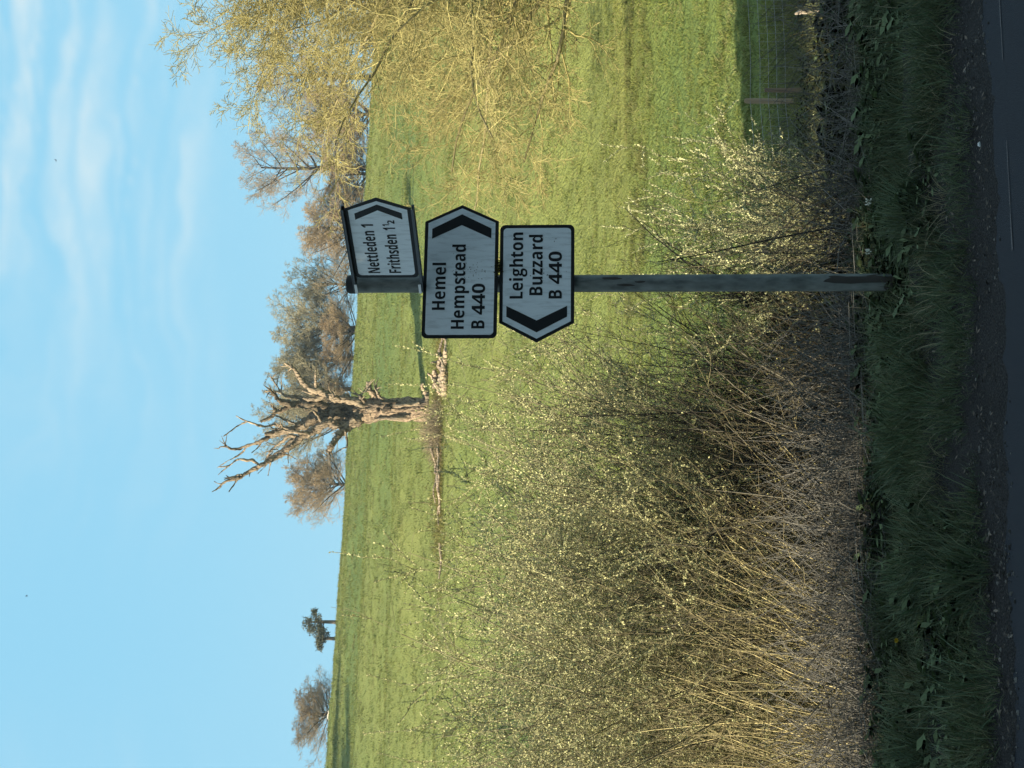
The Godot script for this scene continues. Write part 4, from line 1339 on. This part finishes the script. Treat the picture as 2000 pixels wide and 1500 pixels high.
func build_small_things() -> void:
	# dandelions on the verge
	for s in [[-0.92, 7.55, 0.10, "yellow dandelion low in the verge grass, nearer the road"], [-1.37, 7.95, 0.12, "yellow dandelion higher in the verge grass, farther left"]]:
		var o := thing("dandelion", s[3], "flower", spot(s[0], s[1]))
		var mb := MB.new()
		mb.tube(PackedVector3Array([Vector3.ZERO, Vector3(0.01, s[2], 0.03)]), PackedFloat32Array([0.002, 0.002]), 5, Color(0.06, 0.10, 0.03), Color(0.06, 0.10, 0.03))
		obj("stalk", mb.mesh(), M.twig, o)
		var fb := MB.new()
		for k in 40:
			var a := TAU * k / 20.0
			var d := Vector3(cos(a), sin(a) * 0.8 + 0.3, sin(a) * 0.5 + 0.6).normalized()
			var sd := d.cross(Vector3.BACK).normalized()
			fb.leaf(Vector3(0.01, s[2], 0.03), d, sd, Vector3.BACK, 0.016 if k < 20 else 0.010, 0.002, Color(0.65, 0.42, 0.02))
		obj("petals", fb.mesh(), M.leaf, o)
	# small white flowers by the shrub foot
	for s in [[1.0, 8.35, 0.2, "small white flower head in the grass, nearer the picture's right"], [0.73, 8.45, 0.2, "small white flower head in the grass, beside the post"]]:
		var o := thing("white_flower", s[3], "flower", spot(s[0], s[1]))
		var mb := MB.new()
		mb.tube(PackedVector3Array([Vector3.ZERO, Vector3(0, s[2], 0.05)]), PackedFloat32Array([0.002, 0.0015]), 5, Color(0.06, 0.10, 0.03), Color(0.06, 0.10, 0.03))
		obj("stalk", mb.mesh(), M.twig, o)
		var fb := MB.new()
		for k in 30:
			var d := (rv() + Vector3(0, 0.5, 0.8)).normalized()
			var sd := d.cross(rv()).normalized()
			fb.leaf(Vector3(0, s[2], 0.05) + rv() * 0.014, d, sd, sd.cross(d), 0.014, 0.004, Color(0.7, 0.72, 0.66))
		obj("petals", fb.mesh(), M.leaf, o)
	# a big-leaved plant
	var hog := thing("big_leaved_plant", "yellow-green plant with large lobed leaves on the left part of the verge", "plant", spot(-1.02, 7.6))
	for k in 6:
		var a := -0.6 + TAU * k / 6.0
		var o := Vector3(cos(a), 0, sin(a))
		var lb := MB.new()
		var base := o * 0.02
		var tipd := (o * 0.8 + Vector3.UP * 0.6).normalized()
		var mid := base + tipd * 0.12
		lb.tube(PackedVector3Array([base, mid]), PackedFloat32Array([0.004, 0.003]), 5, Color(0.09, 0.12, 0.03), Color(0.09, 0.12, 0.03))
		var ld := (o + Vector3.UP * 0.15).normalized()
		var sd := ld.cross(Vector3.UP).normalized()
		var col := Color(0.085, 0.12, 0.03) if k % 2 == 0 else Color(0.06, 0.10, 0.04)
		for j in 5:
			var t := j / 4.0
			for s in [-1.0, 1.0]:
				var dd: Vector3 = (ld * (0.5 + 0.6 * t) + sd * s * (1.0 - 0.7 * t)).normalized()
				lb.leaf(mid + ld * 0.11 * t, dd, dd.cross(Vector3.UP).normalized(), (Vector3.UP + sd * s * 0.3).normalized(), 0.085 * (1.0 - 0.35 * t), 0.02, col)
		obj("leaf", lb.mesh(), M.leaf, hog)
	# pale scraps on the mud
	for s in [[1.08, 6.78, 0.010, "white chip of stone on the mud below the signpost"], [2.2, 7.0, 0.012, "small pale stone on the mud at the far right"]]:
		var q: Vector3 = RGT * s[0] + FWD * s[1]
		q.y = 0.035
		var o := MB.new()
		o.tube(PackedVector3Array([Vector3(-s[2], 0, 0), Vector3(-s[2] * 0.4, 0.004, 0), Vector3(s[2] * 0.5, 0.006, 0.003), Vector3(s[2] * 1.2, 0.002, 0)]), PackedFloat32Array([s[2] * 0.3, s[2] * 0.8, s[2] * 0.6, s[2] * 0.15]), 7, Color(0.6, 0.62, 0.62), Color(0.55, 0.57, 0.57), 0.4, noise, true)
		var n := obj("pale_stone", o.mesh(), M.twig)
		n.position = q
		tag(n, s[3], "stone")
	# a sheep lying at the skyline
	var sh := thing("sheep", "tiny white sheep resting on the ridge below the round bare bush", "sheep", spot(-36.9, 163.0))
	var sb := MB.new()
	sb.tube(PackedVector3Array([Vector3(-0.42, 0.22, 0), Vector3(-0.36, 0.26, 0), Vector3(-0.15, 0.3, 0), Vector3(0.15, 0.3, 0), Vector3(0.3, 0.3, 0), Vector3(0.38, 0.36, 0), Vector3(0.46, 0.44, 0), Vector3(0.56, 0.40, 0), Vector3(0.6, 0.38, 0)]), PackedFloat32Array([0.05, 0.19, 0.25, 0.25, 0.2, 0.13, 0.09, 0.06, 0.02]), 10, Color(0.68, 0.62, 0.5), Color(0.62, 0.56, 0.46), 0.12, noise, true)
	obj("body", sb.mesh(), M.twig, sh)
	# birds
	for s in [[18.5, 120.0, 46.6, 0.4, "small dark bird high in the sky above the signs"], [-19.0, 130.0, 53.0, -0.3, "small dark bird near the top left of the sky"], [9.3, 40.0, 2.35, 0.2, "small dark bird low over the field at the right"]]:
		var q: Vector3 = RGT * s[0] + FWD * s[1]
		q.y = s[2]
		var o := thing("bird", s[4], "bird", q)
		o.rotation.y = s[3]
		o.scale = Vector3.ONE * (0.22 if s[1] < 50.0 else 0.55)
		var bb := MB.new()
		bb.tube(PackedVector3Array([Vector3(-0.2, 0, 0), Vector3(-0.1, 0, 0), Vector3(0.05, 0.01, 0), Vector3(0.14, 0.03, 0), Vector3(0.2, 0.02, 0)]), PackedFloat32Array([0.02, 0.045, 0.055, 0.035, 0.008]), 8, Color(0.03, 0.03, 0.03), Color(0.03, 0.03, 0.03), 0.0, null, true)
		obj("body", bb.mesh(), M.twig, o)
		for w in [-1.0, 1.0]:
			var wb := MB.new()
			wb.quad(Vector3(0.08, 0.03, 0.04 * w), Vector3(0.06, 0.13, 0.22 * w), Vector3(-0.06, 0.12, 0.22 * w), Vector3(-0.06, 0.02, 0.04 * w), Color(0.03, 0.03, 0.03))
			wb.quad(Vector3(0.06, 0.13, 0.22 * w), Vector3(-0.04, 0.15, 0.42 * w), Vector3(-0.07, 0.14, 0.40 * w), Vector3(-0.06, 0.12, 0.22 * w), Color(0.03, 0.03, 0.03))
			obj("wing", wb.mesh(), M.twig, o)
